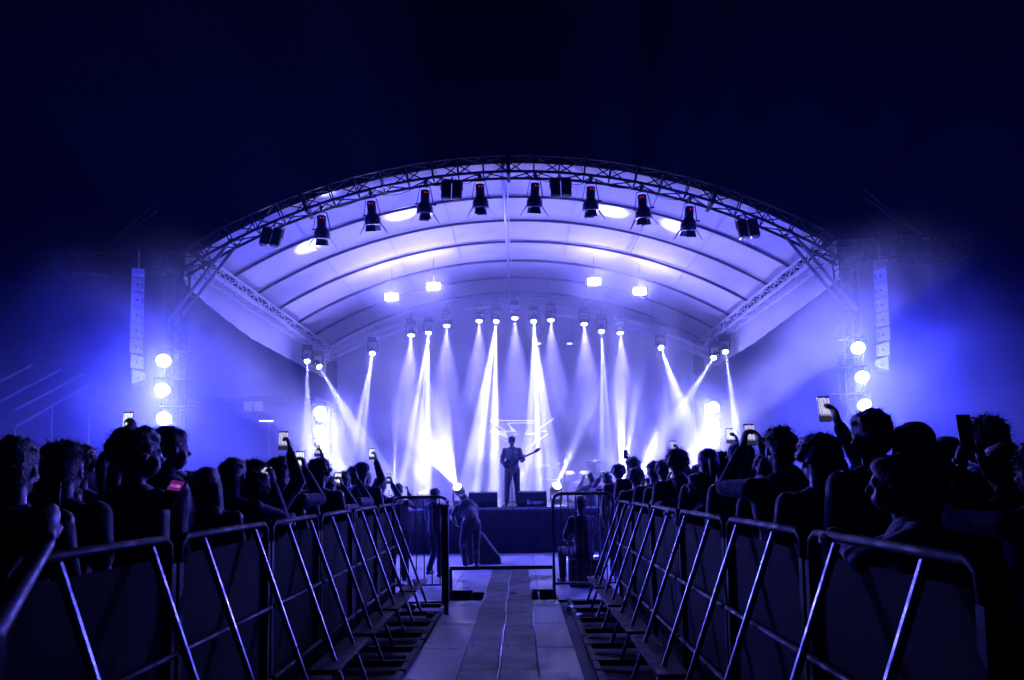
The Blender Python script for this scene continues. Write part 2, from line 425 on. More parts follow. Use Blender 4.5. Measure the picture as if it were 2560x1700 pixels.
def line_array(sx, px, ytop, ybot):
    p = at(px, ytop, 13.6); q = at(px, ybot, 13.6)
    n = 7; hh = (p.z - q.z) / (n + 0.35)
    t = empty('line_array', (p.x, 13.6, q.z), ('left' if sx < 0 else 'right') + ' hanging column of seven wedge shaped grey speaker cabinets', 'speaker array', 'hanging speaker columns', rot=(0, 0, R(sx * -27)))
    H_ = p.z - q.z
    b = MB(); b.box((0, 0, H_ - 0.06), (0.21, 0.75, 0.05), bevel=0.008)
    for e in (-1, 1):
        b.box((e * 0.09, 0, H_ - 0.02), (0.02, 0.75, 0.10)); 
    b.box((0, -0.37, H_ + 0.0), (0.21, 0.02, 0.09), bevel=0.004)
    b.tube((0, 0, H_), (0, 0, H_ + 0.5), 0.012); b.build('rigging_frame', M['alu_bright'] if sx < 0 else M['steel'], t)
    for k in range(n):
        z1 = H_ - 0.10 - k * hh; z0 = z1 - hh + 0.012
        lean = -sx * 0.02 * max(0, k - 4) ** 1.3
        o_, i_ = sx * 0.105, -sx * 0.105         # wide face outward, narrow edge inward
        tp = 0.055 + 0.012 * (k > 4)
        b = MB()
        poly = [(o_ + lean, -0.36, z0), (o_ + lean, -0.36, z1), (i_ + lean, -0.36, z1 - tp), (i_ + lean, -0.36, z0 + (0.0 if k < n - 1 else 0.09))]
        b.prism(poly, (0, 1, 0), 0.72)
        c = b.build('cabinet', M['cab'], t)
        b = MB(); zc = (z0 + z1) / 2 - 0.02
        b.box((-sx * 0.0 + lean, -0.363, zc), (0.035, 0.012, 0.035)); b.build('handle', M['black'], c)
        b = MB(); b.box((-sx * 0.078 + lean, -0.363, zc - 0.01), (0.016, 0.012, 0.10)); b.build('side_plate', M['black'], c)
        b = MB(); b.box((sx * 0.110 + lean, 0, zc + 0.02), (0.012, 0.66, hh * 0.85)); b.build('grille', M['grille'], c)
    return t
line_array(-1, 346, 690, 968); line_array(1, 2200, 668, 934)

# ---- tower lamps
def face_lamp(name, loc, aim, label, group, rad, energy, color, parent_cat='stage lamp', angle=150, lens=G['lamp'], yoke=True, lr=0.04, blend=0.5):
    t = empty(name, loc, label, parent_cat, group)
    d = (Vector(aim) - Vector(loc)).normalized(); q = d.to_track_quat('Z', 'Y').to_matrix().to_4x4()
    b = MB(); b.lathe([(0.03, -0.24), (rad * 0.7, -0.22), (rad * 0.95, -0.10), (rad * 1.12, -0.02), (rad * 1.12, 0.03), (rad * 1.0, 0.03), (rad * 1.0, 0.0)], q, 22)
    b.build('housing', M['blackm'], t, smooth=True)
    b = MB(); b.lathe([(rad * 0.98, 0.004), (rad * 0.7, 0.02), (rad * 0.3, 0.027), (0.001, 0.028)], q, 24); b.build('lens', lens, t, smooth=True)
    if yoke:
        b = MB()
        for s in (-1, 1):
            b.tube(q @ Vector((s * rad * 1.2, 0, -0.08)), q @ Vector((s * rad * 1.2, 0, -0.08)) + Vector((0, 0, rad * 1.5)), 0.012, 6)
        b.tube(q @ Vector((-rad * 1.2, 0, -0.08)) + Vector((0, 0, rad * 1.5)), q @ Vector((rad * 1.2, 0, -0.08)) + Vector((0, 0, rad * 1.5)), 0.012, 6)
        b.build('yoke', M['blackm'], t)
    if energy and not angle: lamp('POINT', 'lamp_bulb', d * (0.07 + lr), t, energy, color, radius=lr)
    elif energy: lamp('SPOT', 'lamp_bulb', d * (0.07 + lr), t, energy, color, d * 3, angle, blend, lr)
    return t
TW = 680
for k, (px, py) in enumerate([(409, 901), (406, 974), (410, 1046)]):
    face_lamp('tower_lamp', at(px, py, 13.15), (-3.0, 4, -1.5), 'glowing round lamp on the left tower, %s of three' % ('top', 'middle', 'bottom')[k], 'round lamps on the towers', 0.12, TW, (0.038, 0.044, 1.0), lr=0.09, angle=0)
for k, (px, py) in enumerate([(2145, 869), (2155, 942), (2161, 1012)]):
    face_lamp('tower_lamp', at(px, py, 13.15), (3.0, 4, -1.5), 'glowing round lamp on the right tower, %s of three' % ('top', 'middle', 'bottom')[k], 'round lamps on the towers', 0.11, TW, (0.038, 0.044, 1.0), lr=0.09, angle=0)

# ---- lamps standing in stacks at the two stage wings
for nm, px, ys, sgn in (('left', 799, (1030, 1079, 1120), -1), ('right', 1784, (1019, 1060, 1104), 1)):
    p = at(px, ys[0], 18.6)
    rk = empty('lamp_stand', (p.x, 18.75, 1.04), nm + ' wing floor stand holding three blinding round lamps', 'lamp stand', 'wing lamp stands')
    b = MB()
    for e in (-1, 1): b.tube((e * 0.2, 0.05, 0), (e * 0.2, 0.05, 2.5), 0.02)
    b.build('mast', M['steel'], rk); b = MB(); b.box((0, 0.05, 0.02), (0.7, 0.6, 0.04)); b.build('base_plate', M['steel'], rk)
    for k, y in enumerate(ys):
        face_lamp('stage_lamp', at(px, y, 18.6), (sgn * -1.5, 8, -1.2), 'blinding round lamp on the %s wing stand, %s of three' % (nm, ('top', 'middle', 'bottom')[k]), 'round lamps on the wing stands', 0.15, 2300, (0.12, 0.12, 1.0), lr=0.12, angle=115, blend=1.0)

# ---- strobe panels under the canopy
for k, (px, py) in enumerate([(979, 743), (1084, 716), (1485, 705), (1599, 729)]):
    p = at(px, py, 19.4)
    t = empty('strobe_panel', p, 'white rectangular strobe panel glowing under the canopy, %s from the left' % ('first', 'second', 'third', 'fourth')[k], 'strobe light', 'strobe panels under the canopy')
    b = MB(); b.box((0, 0.05, 0), (0.42, 0.10, 0.24), bevel=0.012); b.build('housing', M['blackm'], t)
    b = MB(); b.box((0, -0.03, 0), (0.34, 0.05, 0.17), bevel=.022); b.build('light_face', G['strobe'], t)
    b = MB(); b.tube((0, 0.05, 0.12), (0, 0.05, arch(p.x, ZL + .25) - p.z), 0.007, 6); b.build('hanger', M['steel'], t)
    lamp('POINT', 'flash_tube', (0, -0.16, 0.02), t, 240, (0.21, 0.19, 1.0), radius=0.12)
# ================================================================== moving lamps
def mover(name, loc, aim, label, group, energy, color, angle, hang=True, rad=0.075, seed=0, lens=None, gb=True, blend=0.25, cat='moving head lamp'):
    t = empty(name, loc, label, cat, group)
    s = 1 if hang else -1
    b = MB(); b.box((0, 0, s * 0.34), (0.26, 0.22, 0.12), bevel=0.015); b.build('base', M['black'], t)
    b = MB()
    for e in (-1, 1): b.box((e * 0.135, 0, s * 0.14), (0.035, 0.09, 0.30), bevel=0.01)
    b.box((0, 0, s * 0.275), (0.30, 0.09, 0.03)); b.build('yoke', M['black'], t)
    d = (Vector(aim) - Vector(loc)).normalized(); q = d.to_track_quat('Z', 'Y').to_matrix().to_4x4()
    b = MB(); b.lathe([(0.03, -0.17), (rad * 1.1, -0.14), (rad * 1.25, 0), (rad * 1.15, 0.10), (rad, 0.105), (rad, 0.095)], q, 18); b.build('head', M['blackm'], t, smooth=True)
    b = MB(); b.lathe([(rad * 0.98, 0.10), (rad * 0.6, 0.125), (0.001, 0.135)], q, 18); b.build('lens', lens or G['lamp'], t, smooth=True)
    if hang:
        b = MB(); b.tube((0, 0, 0.4), (0, 0, 0.56), 0.015, 6); b.build('clamp', M['steel'], t)
    if energy:
        lo = lamp('SPOT', 'beam_bulb', d * 0.16, t, energy, color, d * 3, angle, blend, 0.02)
        if gb: gobo(lo, seed)
    return t
BW = 66000
mv = [  # px, py, target px, target py, depth of target, angle, power
    (768, 897, 771, 1180, 18.5, 6, .8), (795, 912, 985, 1230, 18.0, 8, 1.0), (932, 878, 892, 1120, 18.5, 7, .9),
    (1072, 826, 1040, 1160, 18.6, 11, 1.0), (1241, 797, 1200, 1225, 18.2, 12, 1.25), (1334, 797, 1356, 1225, 18.2, 12, 1.25),
    (1504, 822, 1522, 1200, 18.6, 7, .6), (1651, 865, 1706, 1030, 18.6, 8, .9), (1787, 890, 1660, 1090, 18.4, 7, .9), (1813, 874, 1838, 1080, 18.6, 6, .8)]
ordn = ('first', 'second', 'third', 'fourth', 'fifth', 'sixth', 'seventh', 'eighth', 'ninth', 'tenth')
for k, (px, py, tx, ty, TY, ang, pw) in enumerate(mv):
    mover('beam_lamp', at(px, py, 20.9), at(tx, ty, TY), 'hanging moving head lamp throwing a sharp white shaft, %s from the left' % ordn[k], 'beam lamps under the back truss', BW * pw, WHITE, ang, seed=k)
ws = [(1028, 831), (1117, 807), (1198, 795), (1287, 788), (1377, 793), (1460, 803), (1550, 825)]
for k, (px, py) in enumerate(ws):
    p = at(px, py, 21.3)
    mover('wash_lamp', p, p + Vector((0, -0.9, -3)), 'hanging wash lamp with a soft lilac cone, %s from the left' % ordn[k], 'wash lamps under the back truss', 6000, (0.32, 0.28, 1.0), 30, rad=0.10, lens=G['lampw'], gb=False, blend=0.8, cat='wash lamp')
# floor movers
fl = [(1147, 1240, 17.9, (1010, 960), 15.4, 34, 1.7, 'floor lamp blazing through smoke left of the singer'),
      (1390, 1228, 18.2, (1500, 940), 15.4, 10, 1.4, 'floor lamp right of the right monitor, aimed up and to the right'),
      (1557, 1190, 19.5, (1565, 900), 15.6, 12, 1.0, 'floor lamp shooting straight up behind the right crowd'),
      (1590, 1185, 19.0, (1720, 940), 15.6, 20, 1.2, 'floor lamp fanning up to the right behind the right crowd'),
      (1640, 1185, 18.6, (1800, 1000), 15.4, 24, 1.2, 'floor lamp fanning low to the right behind the right crowd'),
      (905, 1190, 18.6, (700, 1010), 15.4, 20, 0.6, 'floor lamp aimed up to the left behind the left crowd'),
      (1700, 1200, 18.2, (1880, 1000), 15.4, 18, 0.6, 'floor lamp at the right stage edge aimed outward')]
for k, (px, py, Y, tg, TY, ang, pw, lab) in enumerate(fl):
    p = at(px, py, Y); p.z = 1.04 + 0.41
    mover('floor_lamp', p, at(*tg, TY), lab, 'floor lamps on the stage', 20000 * pw * (2.2 if ang < 13 else 1), WHITE, ang, hang=False, seed=20 + k, rad=0.10)
# lamps on the deck that rake the canopy front
for k, (px, py, tx, ty, TY) in enumerate([(860, 1200, 775, 617, 14.9), (985, 1200, 1003, 537, 15.2), (1560, 1180, 1530, 530, 15.2), (1650, 1180, 1692, 570, 14.9)]):
    p = at(px, py, 18.8); p.z = 1.45
    tg = min((at(tx, ty, 14.2 + .05 * j) for j in range(160)), key=lambda q: abs(q.z - arch(q.x, ZL + .3)))
    mover('uplight', p, tg, 'stage floor lamp raking the canopy front, %s from the left' % ordn[k], 'floor lamps raking the canopy', 20000, (0.40, 0.36, 1.0), 8, hang=False, gb=False, blend=1.0, seed=k)
# general wash from the back of the deck up into the canopy
for k, x in enumerate((-4.9, -2.5, 0.0, 2.5, 4.9)):
    face_lamp('canopy_uplighter', (x, 18.9, 1.35), (x * 1.02, 18.3, 7.5), 'floor uplighter washing the canopy, %s from the left' % ordn[k], 'canopy uplighters', 0.14, 2000, (0.22, 0.20, 1.0), yoke=False, angle=84, lr=0.12, blend=0.8)

# ================================================================== theatre lamps with barn doors, blinders
def flood_proto():
    t = empty('theatre_lamp', (0, 0, 0), 'x', 'theatre lamp', 'unlit theatre lamps on the front arch')
    tilt = Matrix.Rotation(R(14), 4, 'X')
    b = MB(); b.lathe([(0.02, -0.02), (0.075, -0.03), (0.088, -0.05), (0.088, -0.25), (0.10, -0.26), (0.135, -0.31), (0.158, -0.37), (0.160, -0.43), (0.148, -0.465), (0.135, -0.44), (0.05, -0.40), (0.001, -0.39)], tilt, 20)
    b.build('housing', M['blackm'], t, smooth=True)
    b = MB(); b.lathe([(0.160, -0.455), (0.172, -0.455), (0.172, -0.475), (0.160, -0.475)], tilt, 24); b.build('colour_frame', M['galv'], t)
    for k in range(4):
        a = k * PI / 2; rot = Matrix.Rotation(a, 4, 'Z'); o_ = R([4, 26, 16, 20][k])
        hw0, hw1, L = ((0.085, 0.105, 0.125) if k == 0 else (0.09, 0.10, 0.11) if k == 2 else (0.085, 0.035, 0.19))
        pts = [Vector((-hw0, -0.165, -0.48)), Vector((hw0, -0.165, -0.48)), Vector((hw1, -0.165 - math.sin(o_ + .3) * L, -0.48 - math.cos(o_) * L)), Vector((-hw1, -0.165 - math.sin(o_ + .3) * L, -0.48 - math.cos(o_) * L))]
        if k == 0: pts = [Vector((p_.x, p_.y, p_.z - 0.01)) for p_ in pts]
        b = MB(); b.prism([tilt @ rot @ p_ for p_ in pts], (tilt @ rot).to_3x3() @ Vector((0, 1, 0)), 0.005)
        b.build('barn_door', M['black'], t)
    b = MB()
    pts = [tilt @ Vector((0.165 * s_, 0, -0.30)) for s_ in (-1, 1)]
    b.tube(pts[0], (-0.10, 0, 0.03), 0.007, 6); b.tube(pts[1], (0.10, 0, 0.03), 0.010, 6); b.tube((-0.10, 0, 0.03), (0.10, 0, 0.03), 0.010, 6)
    b.tube(tilt @ Vector((0.09, 0, -0.30)), tilt @ Vector((0.2, 0, -0.30)), 0.014, 8); b.ball(tilt @ Vector((0.205, 0, -0.30)), 0.024, 1)
    b.tube(tilt @ Vector((-0.09, 0, -0.30)), tilt @ Vector((-0.19, 0, -0.30)), 0.014, 8)
    b.build('yoke', M['black'], t)
    b = MB(); b.box((0, 0, 0.07), (0.05, 0.05, 0.08)); b.tube((0, -0.03, 0.12), (0, 0.03, 0.12), 0.04, 10); b.build('clamp', M['steel'], t)
    b = MB(); b.box(tilt @ Vector((-0.01, -0.097, -0.085)), (0.012, 0.006, 0.012)); b.box(tilt @ Vector((0.045, -0.088, -0.085)), (0.010, 0.006, 0.010)); b.build('indicator_light', G['red'], t)
    return t
fp = flood_proto()
fx = [(802, 512), (926, 477), (1062, 446), (1199, 433), (1338, 434), (1477, 444), (1605, 467), (1725, 492)]
rots = [8, -6, 12, -3, 10, 2, -22, 5]
for k, (px, py) in enumerate(fx):
    o = fp if k == 0 else copy_tree(fp)
    x = at(px, py, YF - .05).x
    o.location = (x, YF + 0.0, arch(x) - 0.13); o.rotation_euler = (R(3 * math.sin(k * 2)), 0, R(rots[k]))
    o['label'] = 'black theatre lamp with barn doors hanging from the front arch, %s from the left' % ordn[k]
def blinder_proto():
    t = empty('blinder_lamp', (0, 0, 0), 'x', 'blinder lamp', 'dark four cell blinders on the front arch')
    b = MB()
    for e in (-1, 1):
        b.box((e * 0.105, 0, -0.20), (0.195, 0.12, 0.39), bevel=0.03)
    b.build('housing', M['black'], t)
    for e in (-1, 1):
        for f in (-1, 1):
            b = MB(); q = Matrix.Translation((e * 0.105, -0.055, -0.20 + f * 0.095)) @ Matrix.Rotation(R(90), 4, 'X')
            b.lathe([(0.088, 0.004), (0.082, 0.014), (0.07, 0.008), (0.03, 0.002), (0.001, 0.001)], q, 18); b.build('reflector', M['blackm'], t, smooth=True)
    b = MB(); b.tube((-0.21, 0, -0.2), (-0.21, 0, 0.03), 0.01, 6); b.tube((0.21, 0, -0.2), (0.21, 0, 0.03), 0.01, 6); b.tube((-0.21, 0, 0.03), (0.21, 0, 0.03), 0.01, 6)
    b.tube((0, 0, 0.03), (0, 0, 0.1), 0.015, 6); b.build('yoke', M['steel'], t)
    return t
bp0 = blinder_proto()
for k, (px, ry) in enumerate([(684, -14), (1130, -2), (1402, 2), (1864, 9)]):
    o = bp0 if k == 0 else copy_tree(bp0)
    x = at(px, 500, YF - .05).x
    o.location = (x, YF - 0.02, arch(x) - 0.07); o.rotation_euler = (R(-12), R(ry * -0.6), 0)
    o['label'] = 'dark four cell blinder lamp under the front arch, %s from the left' % ordn[k]
# sagging power cables along the arch
xs_f = sorted([at(px, 500, YF).x for px in (684, 802, 926, 1062, 1130, 1199, 1338, 1402, 1477, 1605, 1725, 1864)])
for k in range(len(xs_f) - 1):
    a, c = xs_f[k], xs_f[k + 1]; b = MB()
    for m in range(2):
        pts = []
        for i in range(15):
            f = i / 14; x = a + (c - a) * (f * (0.8 if m else 1.0) + (0.1 if m else 0))
            sg = (0.10 + 0.09 * random.random() * 0 + 0.05 * ((k * 7 + m * 3) % 5) / 4) * (1 if m == 0 else 0.55)
            z = arch(x) - 0.01 - 4 * sg * f * (1 - f)
            pts.append((x, YF - 0.03 + 0.05 * m, z))
        b.path(pts, 0.007, 5)
    tag(b.build('power_cable', M['black'], smooth=True), 'black power cables sagging under the front arch, %s span from the left' % (ordn + ('eleventh',))[k], 'cable', 'sagging cables under the front arch')
# small fixtures on the back truss seen through the haze
for k, px in enumerate((1352, 1430)):
    p = at(px, 860, 22.4); t = empty('back_fixture', p, 'small pale lamp in the haze on the back truss, %s of two' % ('left', 'right')[k], 'lamp', 'small lamps at the back')
    b = MB(); b.box((0, 0, 0), (0.34, 0.12, 0.06), bevel=0.01); b.build('housing', M['white'], t)
    b = MB(); b.box((-0.08, -0.065, 0), (0.14, 0.01, 0.035)); b.build('light_face', G['mark'], t)
    b = MB(); b.tube((0, 0, .03), (0, 0, 1.1), 0.01, 6); b.build('hanger', M['steel'], t)

# ================================================================== on the deck
DZ = 1.041
def monitor(x, Y, rz, label, text=False):
    t = empty('stage_monitor', (x, Y, DZ), label, 'stage monitor', 'wedge monitors at the stage edge', rot=(0, 0, R(rz)))
    prof = [(-0.20, 0.0), (-0.27, 0.12), (-0.20, 0.33), (0.06, 0.36), (0.20, 0.10), (0.20, 0.0)]
    b = MB(); b.prism([(-0.33, y, z) for y, z in prof], (1, 0, 0), 0.66)
    b.build('cabinet', M['black'], t)
    b = MB(); b.prism([(-0.30, 0.075, 0.355), (0.30, 0.075, 0.355), (0.30, 0.208, 0.11), (-0.30, 0.208, 0.11)], (0, 0.012, 0.006), 1); b.build('grille', M['grille'], t)
    for e in (-1, 1):
        b = MB(); b.box((e * 0.333, -0.04, 0.18), (0.012, 0.14, 0.05)); b.build('handle', M['blackm'], t)
    if text:
        # white stencil letters on the back of the cabinet
        b = MB()
        def st_(c, x0):
            # 1.5 times larger stencil
            n_ = {'B': [(0, 0, .01, .06), (.01, .05, .03, .01), (.01, .025, .03, .01), (.01, 0, .03, .01), (.035, .0, .01, .06)],
                  'I': [(0, 0, .01, .045)], 'D': [(0, 0, .01, .045), (.01, .036, .02, .009), (.01, 0, .02, .009), (.028, .005, .009, .035)],
                  'F': [(0, 0, .01, .045), (.01, .036, .02, .009), (.01, .018, .015, .008)], '.': [(0, .01, .008, .008), (0, .028, .008, .008)]}[c]
            for (ax, az, w_, h_) in n_: b.box((x0 + 1.5 * (ax + w_ / 2), -0.256 - (.045 * 0), 0.06 + 1.5 * (az + h_ / 2)), (w_ * 1.5, 0.03, h_ * 1.5))
        x0 = -0.12
        for c in 'B.IDIF.': st_(c, x0); x0 += 1.4 * {'B': .065, '.': .025, 'I': .03, 'D': .055, 'F': .05}[c]
        b.build('stencil_lettering', M['white'], t)
    return t
monitor(at(1208, 1262, 17.2).x, 17.32, 0, 'wedge shaped stage monitor left of the singer')
monitor(at(1331, 1262, 17.2).x, 17.32, 0, 'wedge shaped stage monitor with white stencil marks right of the singer', True)
t = empty('amplifier_case', (at(1060, 1240, 17.3).x, 17.45, DZ), 'low black equipment case at the stage edge left of the floor lamp', 'equipment case')
b = MB(); b.box((0, 0, 0.13), (0.56, 0.42, 0.26), bevel=0.012); b.build('case_body', M['black'], t)
b = MB(); b.box((0, -0.214, 0.20), (0.57, 0.01, 0.012)); [b.box((e * 0.27, -0.2, 0.13), (0.02, 0.04, 0.27)) for e in (-1, 1)]; b.build('metal_edging', M['galv'], t)
t = empty('equipment_case', (at(1590, 1235, 17.4).x, 17.5, DZ), 'low black case at the stage edge beside the right crowd', 'equipment case')
b = MB(); b.box((0, 0, 0.14), (0.62, 0.42, 0.28), bevel=0.012); b.build('case_body', M['black'], t)
b = MB(); b.box((0, -0.214, 0.2), (0.63, 0.01, 0.012)); b.build('metal_edging', M['galv'], t)
t = empty('mixer_box', (at(1515, 1250, 17.3).x, 17.6, DZ), 'small low black box on the deck right of the gate', 'box')
b = MB(); b.box((0, 0, .06), (0.5, 0.3, 0.12), bevel=.01); b.build('case_body', M['black'], t)
b = MB(); b.box((0, -.153, .06), (0.1, 0.01, 0.03), bevel=.003); b.build('handle', M['galv'], t)

# keyboard stand at the back right of the singer
p0 = at(1400, 1153, 19.6); t = empty('keyboard_stand', (at(1372, 1150, 19.6).x, 19.6, DZ), 'pale keyboard stand dissolving in the haze right of the singer', 'keyboard stand')
b = MB(); b.box((0, 0, 0.98), (0.60, 0.34, 0.08), bevel=0.01); b.build('keyboard', M['white'], t)
for e in (-1, 1):
    b = MB(); b.tube((e * 0.28, 0.1, 0), (e * 0.28, 0.1, 0.94), 0.018); b.build('leg', M['white'], t)
b = MB(); b.tube((-0.28, 0.1, 0.62), (0.28, 0.1, 0.62), 0.016); b.tube((-0.28, 0.1, 0.45), (-0.02, 0.1, 0.2), 0.016); b.build('cross_bar', M['white'], t)

# geometric tube logo behind the singer
def lg(x, y): 
    p = at(1100 + x / 4.48, 950 + y / 4.48, 21.0); p.y = 21.0; return p
lc = lg(880, 580)
t = empty('tube_logo', lc, 'white zigzag tube emblem glowing behind the singer', 'emblem sign')
segs = [((560, 455), (1060, 455)), ((560, 457), (745, 580)), ((755, 485), (1062, 480)), ((757, 490), (855, 585)), ((820, 606), (886, 606)),
        ((955, 606), (1080, 606)), ((1000, 552), (955, 606)), ((1095, 555), (1270, 435)), ((560, 578), (755, 695)), ((960, 773), (1205, 605)), ((560, 576), (800, 576)), ((1080, 572), (1200, 576))]
for a, c in segs:
    b = MB(); b.tube(lg(*a) - lc, lg(*c) - lc, 0.014, 8); b.build('light_tube', G['neon'], t)
for tri in ([(575, 584), (740, 584), (755, 650)], [(775, 500), (850, 580), (800, 575)], [(985, 590), (1080, 590), (1190, 582)]):
    b = MB(); b.prism([lg(*q) - lc + Vector((0, 0.02, 0)) for q in tri], (0, 1, 0), 0.02); b.build('light_panel', G['neon'], t)
b = MB()
for x in (700, 1100):
    a = lg(x, 460) - lc; b.tube((a.x, 0.05, a.z), (a.x, 0.05, 1.04 - lc.z), 0.015, 6)
b.build('support_frame', M['white'], t)

# drum kit hint right of the gate lamp
p = at(1430, 1215, 20.2)
t = empty('drum_kit', (p.x + .15, 20.3, DZ), 'small pale drum kit with cymbals in the haze at the right', 'drum kit')
b = MB(); b.lathe([(0.26, -0.2), (0.28, -0.18), (0.28, 0.18), (0.26, 0.2)], Matrix.Translation((0, 0, 0.3)) @ Matrix.Rotation(R(90), 4, 'X'), 24); b.build('bass_drum', M['white'], t, smooth=True)
for x, z in ((-0.22, 0.72), (0.22, 0.72)):
    b = MB(); b.lathe([(0.15, -0.11), (0.16, -0.1), (0.16, 0.1), (0.15, 0.11)], Matrix.Translation((x, 0, z)) @ Matrix.Rotation(R(20), 4, 'X'), 20); b.build('tom_drum', M['white'], t, smooth=True)
for x, z in ((-0.5, 1.05), (0.5, 1.12)):
    b = MB(); b.lathe([(0.22, 0), (0.06, 0.02), (0.02, 0.05), (0.001, 0.05)], Matrix.Translation((x, 0, z)) @ Matrix.Rotation(R(12), 4, 'X'), 20); c = b.build('cymbal', M['galv'], t, smooth=True)
    b = MB(); b.tube((x, 0, 0), (x, 0, z), 0.012, 6); b.build('cymbal_stand', M['galv'], t)

# microphone stand
sx_ = -0.20
t = empty('microphone_stand', (sx_ - 0.01, 17.42, DZ), 'black microphone stand in front of the singer', 'microphone stand')
b = MB(); b.tube((0, 0, 0.08), (0, 0, 1.22), 0.010, 8); b.tube((0, 0, 1.22), (-0.01, 0.14, 1.38), 0.009, 8); b.build('pole', M['blackm'], t)
b = MB()
for a in (30, 150, 270): b.tube((0, 0, 0.12), (0.28 * math.cos(R(a)), 0.28 * math.sin(R(a)), 0.01), 0.010, 6)
b.build('tripod_base', M['blackm'], t)
b = MB(); b.tube((-0.01, 0.13, 1.37), (-0.015, 0.24, 1.415), 0.014, 8, 0.019); b.ball((-0.016, 0.26, 1.42), 0.026, 2); b.build('microphone', M['blackm'], t, smooth=True)
# effect pedals at the singer's feet
t = empty('effect_pedal', (sx_ + 0.25, 17.35, DZ), 'small effect pedal at the feet of the singer', 'pedal')
b = MB(); b.prism([(-.06, 0, 0), (-.06, 0, .03), (-.06, .12, .055), (-.06, .12, 0)], (1, 0, 0), .12); b.build('pedal_body', M['alu'], t)
b = MB(); b.tube((0, .06, .04), (0, .06, .06), .012, 10); b.build('foot_switch', M['galv'], t)

# lamps far behind the stage on the left: street lamp and flood light
p = at(672, 1051, 30); t = empty('street_lamp', (p.x, 30, 0), 'thin street lamp with a flat glowing head behind the left crowd', 'street lamp')
b = MB(); b.tube((0, 0, 0), (0, 0, p.z), 0.07, 10, 0.04); b.build('pole', M['galv'], t)
b = MB(); b.box((-0.1, 0, p.z + 0.03), (0.6, 0.25, 0.08), bevel=0.02); hd = b.build('lamp_head', M['galv'], t)
b = MB(); b.box((-0.1, -.02, p.z - 0.025), (0.5, 0.22, 0.03)); b.build('light_face', G['mark'], hd)
p = at(954, 1025, 28); t = empty('flood_light', (p.x, 28, 0), 'lone star bright flood light on a mast behind the stage', 'flood light')
b = MB(); b.tube((0, 0, 0), (0, 0, p.z + .1), 0.06, 10, 0.04); b.build('mast', M['steel'], t)
b = MB(); b.lathe([(.05, -.16), (.13, -.1), (.15, 0), (.14, .01)], Matrix.Translation((0, -.1, p.z)) @ Matrix.Rotation(R(90), 4, 'X'), 16); b.build('housing', M['blackm'], t)
b = MB(); b.ball((0, -.12, p.z), (.12, .03, .12), 2); b.build('lens', G['lamp'], t)
lamp('SPOT', 'lamp_bulb', (0, -.4, p.z), t, 300, LILAC, (0, -5, p.z - .5), 150, .5, .1)

# far building windows left, faint
p = at(563, 1000, 34)
t = empty('distant_building', (p.x - 2, 36, 0), 'dark low building behind the left crowd with two dim windows', 'building')
b = MB(); b.box((0, 2, 2.9), (11, 4, 5.8)); b.build('wall', mat('dark_render', (0.03, 0.03, 0.035), 0.9, vary=0.2), t)
b = MB(); b.box((0, 2, 5.9), (11.4, 4.4, 0.2)); b.build('roof', M['steel'], t)
wg = glow('dim_window', (0.20, 0.20, 1.0), 0.5)
for dx in (2.35, 2.85):
    fr = MB().box((dx, -0.02, p.z), (0.46, 0.06, 0.75)).build('window', M['steel'], t)
    MB().box((dx, -0.06, p.z), (0.40, 0.02, 0.66)).build('pane', wg, fr)

# bleacher hand rails far left
t = empty('stair_railing', (-9.6, 13.5, 0), 'dim sloping metal stair railings at the far left', 'railing')
for a, c in (((-60, 985), (80, 912)), ((-60, 1035), (152, 923)), ((37, 1025), (207, 936)), ((40, 1066), (230, 958))):
    b = MB(); A_, C_ = at(*a, 13.0), at(*c, 14.0); L_ = Vector((-9.6, 13.5, 0))
    b.tube(A_ - L_, C_ - L_, 0.022, 8); b.build('hand_rail', M['galv'], t)
for fx_ in (-20, 37, 130, 225):
    b = MB(); A_ = at(fx_, 1066 - (fx_ - 40) * .57, 13.6) - Vector((-9.6, 13.5, 0)); b.tube((A_.x, A_.y, 0), A_, 0.02); b.build('post', M['steel'], t)
